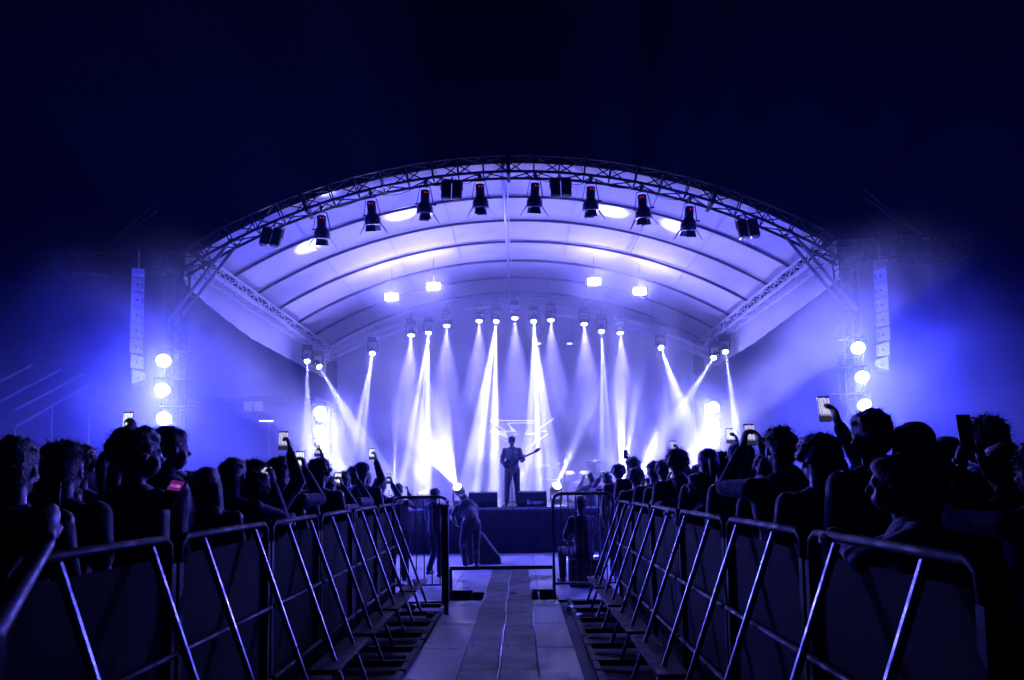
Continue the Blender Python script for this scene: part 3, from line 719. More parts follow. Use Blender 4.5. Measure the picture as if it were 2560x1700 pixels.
# ================================================================== crowd barriers
def barrier(sx, X, ya, yb, braces, label):
    """one section of stage barrier; X of the panel, braces lean into the aisle"""
    ym = (ya + yb) / 2; L = yb - ya
    t = empty('crowd_barrier', (X, ym, 0), label, 'crowd barrier', 'stage barriers along the aisle')
    i_ = -sx                                         # towards the aisle
    ZT = 1.32
    b = MB(); b.path([(0, -L / 2 + .03, 1.12), (0, -L / 2 + .05, ZT - .03), (0, -L / 2 + .1, ZT), (0, L / 2 - .1, ZT), (0, L / 2 - .05, ZT - .03), (0, L / 2 - .03, 1.12)], 0.020, 8)
    b.build('top_rail', M['rail'], t, smooth=True)
    b = MB(); b.box((sx * 0.02, 0, 0.64), (0.012, L - .08, 1.18)); b.build('panel', M['panel'], t)
    for yy in (-L / 2 + .03, L / 2 - .03):
        b = MB(); b.box((0, yy, 0.6), (0.04, 0.04, 1.2)); b.build('upright', M['rail'], t)
    for z in (0.78, 0.32):
        b = MB(); b.tube((i_ * 0.03, -L / 2 + .02, z), (i_ * 0.03, L / 2 - .02, z), 0.017, 8); b.build('cross_rail', M['rail'], t)
    for yb_ in braces:
        b = MB(); dy = yb_ - ym
        a_, c_ = Vector((i_ * 0.02, dy, ZT - 0.02)), Vector((i_ * 0.47, dy, 0.05))
        d = c_ - a_; q = d.to_track_quat('Z', 'Y').to_matrix()
        b.box((a_ + c_) / 2, (0.030, 0.030, d.length), q, bevel=0.007)
        b.build('brace', M['galv'], t)
        b = MB(); b.box((i_ * 0.34, dy, 0.055), (0.72, 0.05, 0.05), bevel=0.005); b.build('foot', M['rail'], t)
    b = MB(); b.box((i_ * 0.34, 0, 0.345), (0.20, L - .12, 0.025), bevel=0.004)
    b.build('step', M['rail'], t)
    b = MB(); b.box((i_ * 0.68, 0, 0.05), (0.05, L - .04, 0.05)); b.build('foot_bar', M['rail'], t)
    return t
LY = [2.62, 3.28, 3.82, 4.55, 5.2, 5.75, 6.4, 6.95, 7.6, 8.2, 8.85, 9.4]
RY = [2.35, 3.0, 3.73, 4.35, 4.97, 5.7, 6.35, 7.0, 7.7, 8.3, 8.95, 9.5]
for sx, X, ys, nm in ((-1, -1.66, LY, 'left'), (1, 1.28, RY, 'right')):
    for k in range(0, 12, 2):
        ya = (ys[k] + ys[k - 1]) / 2 if k else ys[0] - 0.3
        yb = (ys[k + 1] + ys[k + 2]) / 2 if k + 2 < 12 else ys[-1] + 0.3
        barrier(sx, X, ya + 0.008, yb - 0.008, ys[k:k + 2], 'braced metal crowd barrier along the %s side of the aisle, %s from the camera' % (nm, ordn[k // 2]))

# low gate frame and barred fences where the aisle meets the pit
def fence(x0, x1, Y, z0, z1, nb, label, rz=0, feet=()):
    t = empty('barred_fence', ((x0 + x1) / 2, Y, 0), label, 'barred fence', 'barred fences at the pit entrance', rot=(0, 0, R(rz)))
    w_ = (x1 - x0) / 2
    b = MB(); rr = 0.10
    b.path([(-w_, 0, z0), (-w_, 0, z1 - rr), (-w_ + rr * .3, 0, z1 - rr * .3), (-w_ + rr, 0, z1), (w_ - rr, 0, z1), (w_ - rr * .3, 0, z1 - rr * .3), (w_, 0, z1 - rr), (w_, 0, z0), (-w_, 0, z0)], 0.021, 8)
    b.build('frame', M['steel'], t, smooth=True)
    for k in range(nb):
        x = -w_ + 2 * w_ * (k + 1) / (nb + 1); b = MB(); b.tube((x, 0, z0), (x, 0, z1), 0.009, 6); b.build('bar', M['steel'], t)
    for fx_ in feet:
        b = MB(); b.path([(fx_[0], 0, 0.30), (fx_[0], 0, 0.13), (fx_[1], 0, 0.13), (fx_[1], 0, 0.03)], 0.018, 6); b.build('foot', M['steel'], t)
    return t
fence(0.43, 1.25, 10.1, 0.22, 1.42, 7, 'tall barred fence panel at the right of the pit entrance', feet=((-0.41, -0.28 - 0.42),))
fence(-1.75, -1.0, 10.1, 0.22, 1.40, 6, 'tall barred fence panel at the left of the pit entrance', feet=((0.375, 0.70),))
fence(1.35, 2.6, 10.6, 0.22, 1.36, 9, 'barred fence panel behind the right barriers, next to the pit')
fence(-3.0, -1.85, 10.6, 0.22, 1.36, 9, 'barred fence panel behind the left barriers, next to the pit')
t = empty('gate_bar', (-0.27, 10.16, 0), 'dark horizontal gate bar across the aisle at the pit entrance', 'gate bar')
b = MB(); b.box((0, 0, 0.43), (1.42, 0.045, 0.05), bevel=0.006); b.build('rail', M['steel'], t)
for x in (-0.70, 0.70):
    b = MB(); b.box((x, 0.0, 0.22), (0.04, 0.04, 0.40)); b.build('post', M['steel'], t)
# thick post with a bright tube at the left of the gate
p = at(1113, 1400, 8.9)
t = empty('gate_post', (p.x, 8.9, 0), 'thick dark gate post at the left edge of the aisle', 'gate post')
b = MB(); b.box((0, 0, 0.72), (0.085, 0.06, 1.15), bevel=.01); b.box((0.01, 0, 0.10), (0.05, 0.05, 0.20)); b.build('post', M['black'], t)
b = MB(); b.box((0, 0, 1.31), (0.11, 0.08, 0.03)); b.build('cap', M['steel'], t)
a, c = at(1106, 1303, 9.6), at(1120, 1250, 9.6)
t = tag(MB().tube((0, 0, 0), c - a, 0.026, 10).build('metal_tube', M['alu_bright'], loc=a), 'bright pale metal tube leaning up beside the gate post', 'tube')

# litter in the aisle side
for k, (px, py) in enumerate([(1035, 1518), (1065, 1540), (1418, 1525), (1462, 1545), (1030, 1473)]):
    r = at(px, py, 5); d = r - Vector((0, 0, CAM_H)); q = Vector((0, 0, CAM_H)) + d * ((0.05 - CAM_H) / d.z)
    b = MB(); b.lathe([(0.030, 0), (0.036, 0.02), (0.038, 0.10), (0.036, 0.101), (0.030, 0.03), (0.001, 0.02)], Matrix.Rotation(R(90), 4, 'X') @ Matrix.Rotation(R(20), 4, 'Z'), 14)
    o = b.build('plastic_cup', M['white'], smooth=True, loc=(q.x, q.y, 0.06)); o.rotation_euler = (0, 0, k * 1.3)
    tag(o, 'pale plastic cup among the barrier feet, %s' % ('left side nearest the gate post', 'left side at the board edge', 'right side under the second step', 'right side lying farther out', 'left side farthest from the camera')[k], 'cup', 'litter among the barrier feet')
# ================================================================== people
def remesh(mb, name, m, voxel, smooth=2):
    me = bpy.data.meshes.new(name + '_src'); mb.bm.to_mesh(me); mb.bm.free()
    o = bpy.data.objects.new(name + '_src', me); col.objects.link(o)
    md = o.modifiers.new('r', 'REMESH'); md.mode = 'VOXEL'; md.voxel_size = voxel
    s_ = o.modifiers.new('s', 'SMOOTH'); s_.factor = 0.5; s_.iterations = smooth
    dg = bpy.context.evaluated_depsgraph_get()
    out = bpy.data.meshes.new_from_object(o.evaluated_get(dg)); out.name = name
    bpy.data.objects.remove(o); bpy.data.meshes.remove(me)
    out.materials.clear(); out.materials.append(m)
    for p in out.polygons: p.use_smooth = True
    return out
def V(*a): return Vector(a)

def hand(b, wrist, palm_dir, finger_dir, thumb_side, curl=0.5, s=1.0, grip=0.0):
    """palm with four unequal bent fingers and a thumb; palm_dir is the way the palm faces"""
    f = Vector(finger_dir).normalized(); p = Vector(palm_dir); p = (p - f * p.dot(f)).normalized(); t = f.cross(p) * thumb_side
    c = wrist + f * 0.045 * s
    rot = Matrix((t, f, p)).transposed()
    b.ball(c, (0.040 * s, 0.050 * s, 0.016 * s), 2, rot)
    b.cap(wrist - f * 0.01, wrist + f * 0.02, 0.023 * s, 0.024 * s)
    for k, (off_, L) in enumerate(((0.029, 0.072), (0.010, 0.080), (-0.009, 0.074), (-0.027, 0.058))):
        a = wrist + f * (0.082 - 0.006 * abs(k - 1)) * s + t * off_ * s
        d = f.copy(); q = a
        for seg, fr in enumerate((0.45, 0.32, 0.23)):
            ang = curl * (0.55 + 0.35 * seg + 0.06 * k)
            d2 = (f * math.cos(ang * (seg + 1) * 0.75) + p * math.sin(ang * (seg + 1) * 0.75)).normalized()
            e = q + d2 * L * fr * s; b.cap(q, e, (0.0095 - 0.0009 * seg) * s, (0.0088 - 0.001 * seg) * s, 8); q = e
    a = wrist + f * 0.022 * s + t * 0.030 * s
    m_ = a + (t * 0.7 + f * 0.65 + p * 0.25).normalized() * 0.038 * s
    e = m_ + (f * 0.85 + t * (0.25 - grip) + p * (0.3 + grip)).normalized() * 0.032 * s
    b.cap(a, m_, 0.013 * s, 0.011 * s, 8); b.cap(m_, e, 0.0105 * s, 0.009 * s, 8)

DEF = dict(ankL=V(-.11, 0, .08), ankR=V(.11, 0, .08), kneeL=V(-.105, .015, .47), kneeR=V(.105, .015, .47), hipL=V(-.09, 0, .90), hipR=V(.09, 0, .90),
           pel=V(0, 0, .95), waist=V(0, 0, 1.08), chest=V(0, .005, 1.30), neck=V(0, -.01, 1.47), head=V(0, .015, 1.62),
           shL=V(-.185, -.005, 1.41), shR=V(.185, -.005, 1.41), elL=V(-.235, -.02, 1.13), elR=V(.235, -.02, 1.13), wrL=V(-.23, .08, .90), wrR=V(.23, .08, .90))
def figure(name, P_, top, label, hairstyle='short', hands=None, voxel=0.009, bulk=1.0, hair_mat='hair', look=(0, 1, 0), sleeves=True, cat='person', female=False):
    """one continuous body with hair and clothing as its children, standing at the origin and facing +Y"""
    J = dict(DEF); J.update(P_)
    t = empty(name, (0, 0, 0), label, cat)
    lk = Vector(look).normalized(); hx = lk.cross(Vector((0, 0, 1))).normalized(); hz = hx.cross(lk)
    HR = Matrix((hx, lk, hz)).transposed(); H = J['head']
    def hp(x, y, z): return H + HR @ Vector((x, y, z))
    b = MB()
    for s_ in 'LR':
        b.cap(J['hip' + s_], J['knee' + s_], .080 * bulk, .055); b.cap(J['knee' + s_], J['ank' + s_], .054, .036)
        b.ball(J['knee' + s_].lerp(J['ank' + s_], .28) + V(0, -.012, 0), (.052, .056, .11), 2)
        a = J['ank' + s_]; b.cap(a + V(0, -.04, -.045), a + V(0, .13, -.055), .035, .026); b.cap(a, a + V(0, -.03, -.035), .036, .036)
        b.cap(J['sh' + s_], J['el' + s_], .047 * bulk, .038); b.cap(J['el' + s_], J['wr' + s_], .039, .025)
        b.cap(J['chest'] + V(0, 0, .04), J['sh' + s_], .085 * bulk, .055 * bulk)
    b.ball(J['pel'], (.155 * bulk, .11 * bulk, .12), 3); b.ball(J['chest'], (.155 * bulk, .105 * bulk, .18), 3)
    b.cap(J['pel'], J['chest'], .118 * bulk, .12 * bulk); b.ball(J['waist'], (.135 * bulk, .098 * bulk, .14), 3)
    b.cap(J['chest'] + V(0, -.01, .10), J['neck'], .075, .056); b.cap(J['neck'], hp(0, -.02, -.04), .055, .052)
    b.ball(hp(0, -.008, .028), (.076, .096, .090), 3, HR); b.ball(hp(0, .022, -.045), (.058, .068, .068), 3, HR); b.ball(hp(0, .052, -.085), (.026, .024, .022), 2, HR)
    b.tube(hp(0, .086, .018), hp(0, .108, -.022), .009, 8, .015); b.ball(hp(0, .104, -.024), (.016, .013, .011), 2, HR)
    b.ball(hp(0, .086, -.056), (.024, .010, .006), 2, HR); b.ball(hp(0, .084, -.066), (.021, .010, .007), 2, HR)
    b.ball(hp(0, .080, .028), (.052, .014, .010), 2, HR)
    for e in (-1, 1):
        b.ball(hp(e * .079, -.005, -.008), (.009, .019, .031), 2, HR); b.ball(hp(e * .031, .078, .004), (.014, .010, .009), 2, HR)
        b.ball(hp(e * .042, .055, -.03), (.022, .024, .022), 2, HR)
    hands = hands or {}
    for s_, sg in (('L', -1), ('R', 1)):
        h = hands.get(s_, dict(f=(J['wr' + s_] - J['el' + s_]).normalized() + V(0, 0, -.3), p=(-sg, 0, 0), curl=.45, ts=None))
        hand(b, J['wr' + s_], h['p'], h['f'], h.get('ts') or (1 if s_ == 'L' else -1) * -1, h.get('curl', .5), 1.0, h.get('grip', 0))
    me = remesh(b, 'body', M['skin'], voxel); o = bpy.data.objects.new('body', me); col.objects.link(o); o.parent = t
    # top
    b = MB(); rr = .012
    b.ball(J['chest'], (.175 * bulk, .128 * bulk, .20), 3); b.cap(J['pel'] + V(0, 0, -.03), J['chest'], .142 * bulk, .142 * bulk)
    b.cap(J['pel'], J['waist'], .150 * bulk, .145 * bulk); b.ball(J['pel'] + V(0, 0, -.02), (.170 * bulk, .130 * bulk, .11), 3); b.cap(J['chest'] + V(0, -.01, .08), J['neck'] + V(0, -.005, -.035), .10 * bulk, .064)
    for s_ in 'LR':
        b.cap(J['chest'] + V(0, 0, .02), J['sh' + s_] + V(0, 0, -.015), .105 * bulk, .062 * bulk); b.cap(J['neck'] + V(0, 0, -.06), J['sh' + s_] + V(0, 0, -.005), .066, .052)
        el, sh_, wr = J['el' + s_], J['sh' + s_], J['wr' + s_]
        if sleeves: b.cap(sh_ + V(0, 0, -.015), el, .062 * bulk, .054); b.cap(el, el.lerp(wr, .90), .054, .040)
        else: b.cap(sh_, sh_.lerp(el, .72), .068 * bulk, .062)
    if 'hoodie' in top: b.ball(J['neck'] + V(0, -.075, -.035), (.115, .060, .075), 3)
    elif 'jacket' in top or 'shirt' in top: b.ball(J['neck'] + V(0, -.02, -.02), (.074, .070, .030), 3)
    for v in b.bm.verts:
        v.co += noise.noise_vector(v.co * 8.0) * 0.013 + noise.noise_vector(v.co * 21.0) * 0.007
    me = remesh(b, 'jacket', CL[top], voxel * 1.25, 2); o = bpy.data.objects.new('jacket', me); col.objects.link(o); o.parent = t
    b = MB()
    for s_ in 'LR':
        b.cap(J['hip' + s_], J['knee' + s_], .096 * bulk, .070); b.cap(J['knee' + s_], J['ank' + s_] + V(0, 0, .02), .070, .058)
    b.ball(J['pel'] + V(0, 0, -.03), (.165 * bulk, .122 * bulk, .11), 3)
    me = remesh(b, 'trousers', M['trousers'], voxel * 1.3, 2); o = bpy.data.objects.new('trousers', me); col.objects.link(o); o.parent = t
    for s_ in 'LR':
        b = MB(); a = J['ank' + s_]; b.cap(a + V(0, -.045, -.045), a + V(0, .14, -.05), .040, .032); b.cap(a + V(0, 0, .01), a + V(0, -.03, -.035), .044, .042)
        me = remesh(b, 'shoe', M['black'], voxel * 1.2, 1); o = bpy.data.objects.new('shoe', me); col.objects.link(o); o.parent = t
    # hair
    b = MB(); rs = random.Random(hash(hairstyle) % 1000 if False else len(hairstyle) * 7 + ord(hairstyle[0]))
    if hairstyle != 'bald':
        b.ball(hp(0, -.018, .042), (.086, .101, .092), 3, HR); b.ball(hp(0, -.050, -.005), (.080, .070, .085), 3, HR)
        b.ball(hp(0, .030, .085), (.066, .062, .042), 3, HR)
        if hairstyle in ('long', 'ponytail'):
            if hairstyle == 'long':
                for x in (-.05, 0, .05): b.cap(hp(x, -.05, -.02), hp(x * 1.7, -.075 - .01, -.24 - .03 * (x == 0)), .058, .032)
                for e in (-1, 1): b.cap(hp(e * .07, -.01, .01), hp(e * .092, .01, -.20), .030, .022)
            else:
                b.cap(hp(0, -.10, .05), hp(0, -.155, .02), .030, .036); b.cap(hp(0, -.155, .02), hp(0, -.14, -.20), .036, .014)
        if hairstyle == 'bun': b.ball(hp(0, -.06, .135), (.045, .045, .040), 2, HR)
        if hairstyle == 'curly':
            for k in range(90):
                a, z = rs.uniform(0, 2 * PI), rs.uniform(-.35, 1)
                r_ = math.sqrt(max(0, 1 - z * z)); d = V(math.cos(a) * r_, math.sin(a) * r_ - .15, z)
                if d.y > .55 and z < .45: continue
                b.ball(hp(d.x * .097, d.y * .108 - .015, d.z * .100 + .038), rs.uniform(.022, .036), 1)
        if hairstyle in ('short', 'messy'):
            for k in range(70 if hairstyle == 'messy' else 30):
                a, z = rs.uniform(0, 2 * PI), rs.uniform(.1, 1)
                r_ = math.sqrt(max(0, 1 - z * z)); d = V(math.cos(a) * r_, math.sin(a) * r_, z)
                q0 = hp(d.x * .078, d.y * .090 - .015, d.z * .085 + .042)
                q1 = q0 + HR @ (d * .016 + V(rs.uniform(-.02, .02), rs.uniform(-.02, .02), .006)) * (.7 if hairstyle == 'messy' else .4)
                b.cap(q0, q1, .015, .010, 6)
        if hairstyle == 'cap':
            b.ball(hp(0, -.010, .058), (.093, .107, .082), 3, HR); b.ball(hp(0, .115, .035), (.070, .070, .010), 3, HR)
        nm = 'cap' if hairstyle == 'cap' else 'hair'
        for v in b.bm.verts: v.co += noise.noise_vector(v.co * 26.0) * 0.006
        me = remesh(b, nm, CL['black_jacket'] if hairstyle == 'cap' else M[hair_mat], 0.0085, 1)
        if hairstyle != 'cap':                        # loose strands over the combed mass
            bm = bmesh.new(); bm.from_mesh(me); bm.normal_update(); vv = list(bm.verts); nn = 900 if hairstyle in ('curly', 'messy') else 520
            for k in range(nn):
                v = rs.choice(vv); p0, nr_ = v.co.copy(), v.normal.copy()
                sd = nr_.cross(V(rs.uniform(-1, 1), rs.uniform(-1, 1), rs.uniform(-1, 1))).normalized()
                L_ = rs.uniform(.010, .034) * (1.3 if hairstyle in ('curly', 'messy') else 1)
                dn = V(0, 0, -.6 if hairstyle in ('long', 'ponytail', 'bun') else .1)
                m1 = p0 + (nr_ * .8 + sd * .7 + dn * .5).normalized() * L_ * .6; m2 = m1 + (nr_ * .35 + sd * .9 + dn).normalized() * L_ * .6
                w3 = sd.cross(nr_) * .0009
                a0, a1, a2, a3, a4 = (bm.verts.new(q) for q in (p0 - nr_ * .002 - w3, p0 - nr_ * .002 + w3, m1 - w3 * .7, m1 + w3 * .7, m2))
                bm.faces.new((a0, a1, a3, a2)); bm.faces.new((a2, a3, a4))
            bm.to_mesh(me); bm.free()
        o = bpy.data.objects.new(nm, me); col.objects.link(o); o.parent = t
    return t

def phone(loc, rot, label, screen='phone', scale=1.0, lit=True, digits=None):
    """a phone: its screen faces local -Y, long side along local Z"""
    t = empty('phone', loc, label, 'phone', 'phones held up in the crowd', rot=rot); t.scale = (scale,) * 3
    b = MB(); b.box((0, 0, 0), (0.076, 0.009, 0.155), bevel=0.0038); b.build('phone_case', M['blackm'], t, smooth=False)
    me = bpy.data.meshes.new('screen'); w_, h_ = .0345, .073
    me.from_pydata([(-w_, -.0052, -h_), (w_, -.0052, -h_), (w_, -.0052, h_ - .008), (-w_, -.0052, h_ - .008)], [], [(0, 1, 2, 3)])
    uv = me.uv_layers.new(name='UVMap')
    for i, c in enumerate(((0, 0), (1, 0), (1, 1), (0, 1))): uv.data[i].uv = c
    me.materials.append(G[screen] if lit else M['blackm']); o = bpy.data.objects.new('screen', me); col.objects.link(o); o.parent = t
    b = MB()
    for dx, dz in ((-.024, .058), (-.024, .038), (-.008, .048)): b.tube((dx, .004, dz), (dx, .0075, dz), .0075, 12)
    b.build('camera_lens', M['blackm'], t)
    if lit and screen.startswith('phone'):
        MB().tube((-.008, -.0058, .068), (.008, -.0058, .068), .0022, 8).build('record_button', G['recred'], t)
    return t
def phone_to(person, loc, rot, **k):
    """phone given in the person's own space, placed in the place (it stays a thing of its own)"""
    mw = person.matrix_basis
    return None

# ---- archetypes ---------------------------------------------------------------
def up_phone(two=True, z=1.62, y=.42, x=0.0, land=False):
    """arms raised in front of the face; returns pose and hands"""
    c = V(x, y, z); dx = .085 if land else .048
    P_ = dict(elL=V(-.26, .20, z - .33), elR=V(.26, .20, z - .33), wrL=c + V(-dx - .012, -.03, -.085), wrR=c + V(dx + .012, -.03, -.085))
    hd = dict(L=dict(f=(.18, .15, 1), p=(1, .15, 0), curl=.75, grip=.3, ts=1), R=dict(f=(-.18, .15, 1), p=(-1, .15, 0), curl=.75, grip=.3, ts=-1))
    if not two:
        P_['elL'] = DEF['elL'].copy(); P_['wrL'] = DEF['wrL'].copy(); hd.pop('L')
    return P_, hd
ARCH = {}
def arche(key, *a, **k): ARCH[key] = figure(*a, **k)
arche('still_short', 'person', {}, 'black_jacket', 'x', 'short', voxel=.011)
arche('still_long', 'person', dict(elL=V(-.22, .03, 1.14), elR=V(.22, .03, 1.14), wrL=V(-.10, .20, 1.10), wrR=V(.10, .21, 1.12)), 'navy_hoodie', 'x', 'long', voxel=.011, bulk=.92)
arche('still_curly', 'person', dict(head=V(.01, .02, 1.62)), 'olive_jacket', 'x', 'curly', voxel=.011, look=(.3, 1, 0), hair_mat='hair2')
arche('still_bun', 'person', dict(elR=V(.24, .05, 1.15), wrR=V(.12, .22, 1.2)), 'grey_shirt', 'x', 'bun', voxel=.011, bulk=.9, look=(-.2, 1, .05))
arche('still_bald', 'person', {}, 'pale_shirt', 'x', 'cap', voxel=.011, bulk=1.08)
arche('still_messy', 'person', dict(head=V(-.01, .02, 1.61)), 'dark_red_shirt', 'x', 'messy', voxel=.011, sleeves=False, look=(-.25, 1, 0))
arche('still_pony', 'person', {}, 'black_jacket', 'x', 'ponytail', voxel=.011, bulk=.9, hair_mat='hair2')
arche('lean', 'person', dict(chest=V(0, .03, 1.29), neck=V(0, .05, 1.45), head=V(0, .09, 1.60), elL=V(-.27, .20, 1.30), elR=V(.27, .20, 1.30), wrL=V(.02, .31, 1.36), wrR=V(-.02, .35, 1.39)), 'grey_shirt', 'x', 'short', voxel=.010, hands=dict(L=dict(f=(1, .05, -.05), p=(0, 0, -1), curl=.3, ts=-1), R=dict(f=(-1, .05, -.05), p=(0, 0, -1), curl=.3, ts=1)))
P2, H2 = up_phone(True, 1.74); arche('film_two', 'person', P2, 'navy_hoodie', 'x', 'messy', hands=H2, voxel=.008)
P3, H3 = up_phone(True, 1.66, .36, land=True); arche('film_land', 'person', P3, 'grey_shirt', 'x', 'short', hands=H3, voxel=.008, look=(0, 1, .1))
P4, H4 = up_phone(False, 1.92, .22, .16); P4['elR'] = V(.30, .10, 1.60); P4['wrR'] = V(.225, .19, 1.84)
H4 = dict(R=dict(f=(-.15, .12, 1), p=(-1, .2, 0), curl=.8, grip=.3, ts=-1))
arche('film_one', 'person', P4, 'black_jacket', 'x', 'curly', hands=H4, voxel=.008)
PHP = dict(film_two=(V(0, .43, 1.74), 0), film_land=(V(0, .37, 1.66), 90), film_one=(V(.165, .225, 1.93), 0))
TOPZ = dict(still_short=1.765, still_long=1.755, still_curly=1.77, still_bun=1.80, still_bald=1.76, still_messy=1.765, still_pony=1.755, lean=1.745, film_two=1.765, film_land=1.76, film_one=1.77)
used = set()
def crowd(key, x, y, h, label, rz=0, group='spectators in the crowd', tilt=0):
    src = ARCH[key]
    o = src if key not in used else copy_tree(src)
    used.add(key)
    s_ = h / TOPZ[key]
    o.location = (x, y, 0); o.rotation_euler = (R(tilt), 0, R(rz)); o.scale = (s_ * 1.02, s_ * 1.02, s_)
    o['label'] = label; o['group'] = group
    return o
def hold(o, key, label, screen='phone', lit=True, dz=0, ps=1.0):
    p, roll = PHP[key]
    m = Matrix.Translation(o.location) @ o.rotation_euler.to_matrix().to_4x4() @ Matrix.Diagonal((*o.scale, 1))
    loc = m @ (p + V(0, 0, dz)); e = (o.rotation_euler.to_matrix() @ Euler((R(-8), R(roll), 0)).to_matrix()).to_euler()
    return phone(loc, e, label, screen, 1.0 * ps, lit)

# the people who can be told apart: px of head, y of head top, distance
def who(key, px, ytop, Y, label, rz=0, h=None, tilt=0):
    e_ = 1.66 if px < 1300 else 1.28
    Y = max(Y, (e_ + .36) / abs(px - 1302) * F_PX)
    p = at(px, ytop, Y); hh = min(1.95, max(1.5, p.z)) if h is None else h
    src = DEF['head']
    return crowd(key, p.x, Y - .02, hh, label, rz, tilt=tilt)
who('still_short', 45, 1085, 3.0, 'person with dark short hair at the far left edge of the crowd', 5)
who('still_messy', 165, 1094, 3.5, 'person with tousled hair standing second from the left edge', -8)
who('still_curly', 345, 1066, 3.35, 'big spectator with thick dark hair and pale shoulders, left foreground', -30)
who('still_short', 424, 1032, 4.55, 'tall spectator with glasses behind the left foreground spectator', -45)
o = who('film_one', 205, 1112, 5.0, 'spectator raising one arm with a bright phone left of the tall pair', -6); hold(o, 'film_one', 'bright phone raised high by one arm at the far left', 'phonew')
o = who('film_land', 585, 1143, 4.7, 'spectator in a grey top filming with a sideways phone on the left', -14); hold(o, 'film_land', 'sideways phone held in two hands in the left crowd')
o = who('film_two', 702, 1178, 4.7, 'spectator holding a large bright phone upright in two hands, left of the wing lamps', -4, h=1.82); hold(o, 'film_two', 'large bright upright phone in front of the left wing lamps', 'phonew', ps=1.15)
who('still_curly', 800, 1146, 6.6, 'rounded head in the lilac glare below the left wing lamps', 0)
o = who('film_two', 858, 1178, 6.6, 'spectator lifting a dark phone right of the left wing lamps', -3); hold(o, 'film_two', 'dark backed phone just right of the left wing lamps', lit=False)
who('still_bald', 905, 1154, 7.6, 'spectator in a cap on the left, before the smoke', 0)
o = who('film_two', 952, 1192, 8.2, 'spectator filming low at the inner end of the left crowd', -6); hold(o, 'film_two', 'small lit phone near the inner end of the left crowd')
o = who('film_land', 996, 1208, 9.3, 'spectator with crooked arms filming at the left gate', -6); hold(o, 'film_land', 'small sideways phone above the left gate fence')
o = who('film_one', 640, 1150, 5.6, 'spectator with one arm up behind the sideways phone', 8); hold(o, 'film_one', 'phone lifted on one arm behind the sideways phone', 'phone')
o = who('film_two', 476, 1185, 5.0, 'spectator filming with a white lit phone beside the tall pair', 10); hold(o, 'film_two', 'small white lit phone right of the tall pair', 'phonew')
o = who('film_two', 822, 1168, 7.4, 'spectator filming behind the dark backed phone', 0, h=1.66); hold(o, 'film_two', 'white lit phone just left of the dark backed phone', 'phonew')
o = who('film_two', 1700, 1170, 7.6, 'spectator filming in the middle of the right crowd', 0, h=1.66); hold(o, 'film_two', 'small lit phone in the middle of the right crowd')
o = who('film_land', 1630, 1190, 9.4, 'spectator filming sideways close to the stage on the right', 0); hold(o, 'film_land', 'tiny sideways phone close to the stage on the right')
for px_, yt_, Y_, sc_, w1 in ((745, 1160, 8.4, 'phone', 'left of the smoke, low'), (890, 1165, 9.6, 'phonew', 'deep in the left crowd'), (1660, 1150, 8.8, 'phone', 'deep in the right crowd'), (1800, 1130, 7.0, 'phonew', 'below the right wing lamps')):
    o = who('film_one', px_, yt_, Y_, 'spectator with one arm up, ' + w1, 3); hold(o, 'film_one', 'small lit phone on a raised arm, ' + w1, sc_)
who('still_long', 520, 1165, 4.6, 'long haired spectator between the tall pair and the sideways phone', 10)
who('still_pony', 290, 1118, 4.9, 'spectator with a ponytail behind the left foreground spectator', 0)
who('still_bun', 700, 1170, 6.0, 'spectator with a hair bun behind the large bright phone', 0)

o = who('film_land', 1478, 1180, 9.0, 'spectator with both hands up at the inner end of the right crowd', 12); hold(o, 'film_land', 'small sideways phone at the inner end of the right crowd')
o = who('film_two', 1517, 1180, 8.2, 'spectator raising an upright phone near the right gate fence', 4); hold(o, 'film_two', 'upright phone with red record light near the right gate fence')
who('still_messy', 1583, 1136, 6.2, 'spectator with tousled hair, first tall head of the right crowd', 6)
o = who('film_one', 1545, 1160, 6.5, 'spectator raising a dark phone right of the right gate', 3); hold(o, 'film_one', 'dark phone back standing above the right crowd near the aisle', lit=False)
who('still_short', 1634, 1150, 7.2, 'short haired spectator between the dark phone and the curly head', 0)
who('still_curly', 1690, 1122, 6.0, 'curly haired spectator near the middle of the right crowd', 10)
who('still_pony', 1768, 1120, 5.4, 'spectator with a ponytail below the right wing lamps', 0)
who('still_bald', 1850, 1104, 4.6, 'large spectator in a cap in the lilac glare, right of the wing lamps', 5)
o = who('film_two', 1950, 1120, 3.7, 'spectator with both arms high, filming with an upright phone on the right', 6, h=1.90); o.location.z = 0
def pair(o, key, label, px, py, Y, screen='phone'):
    pass
hold(o, 'film_two', 'tall upright phone with red record mark above the right crowd')
o = who('film_one', 2040, 1086, 3.75, 'spectator raising one phone before the right tower', 6); hold(o, 'film_one', 'upright phone raised before the right tower')
who('still_short', 2172, 1018, 3.9, 'very tall spectator in front of the lowest right tower lamp', 12)
who('still_long', 2278, 1053, 3.75, 'long haired spectator right of the very tall one', 4)
who('still_bald', 2360, 1090, 4.4, 'spectator in a cap between the long haired one and the right edge', 0)
who('still_messy', 2462, 1032, 4.2, 'tall spectator with tousled hair near the right edge', 20)
o = who('film_two', 2590, 1100, 3.2, 'spectator half out of view at the right edge, holding up a phone', 8); hold(o, 'film_two', 'dark phone at the right edge of the view', lit=False, dz=.1)

crowd('lean', -1.99, 5.32, 1.68, 'spectator leaning folded arms on the left barrier rail', -62)
crowd('lean', 1.61, 3.02, 1.66, 'spectator leaning folded arms on the nearest right barrier rail', 60)
crowd('lean', 1.60, 6.35, 1.64, 'spectator leaning folded arms on the right barrier rail, midway', 66)
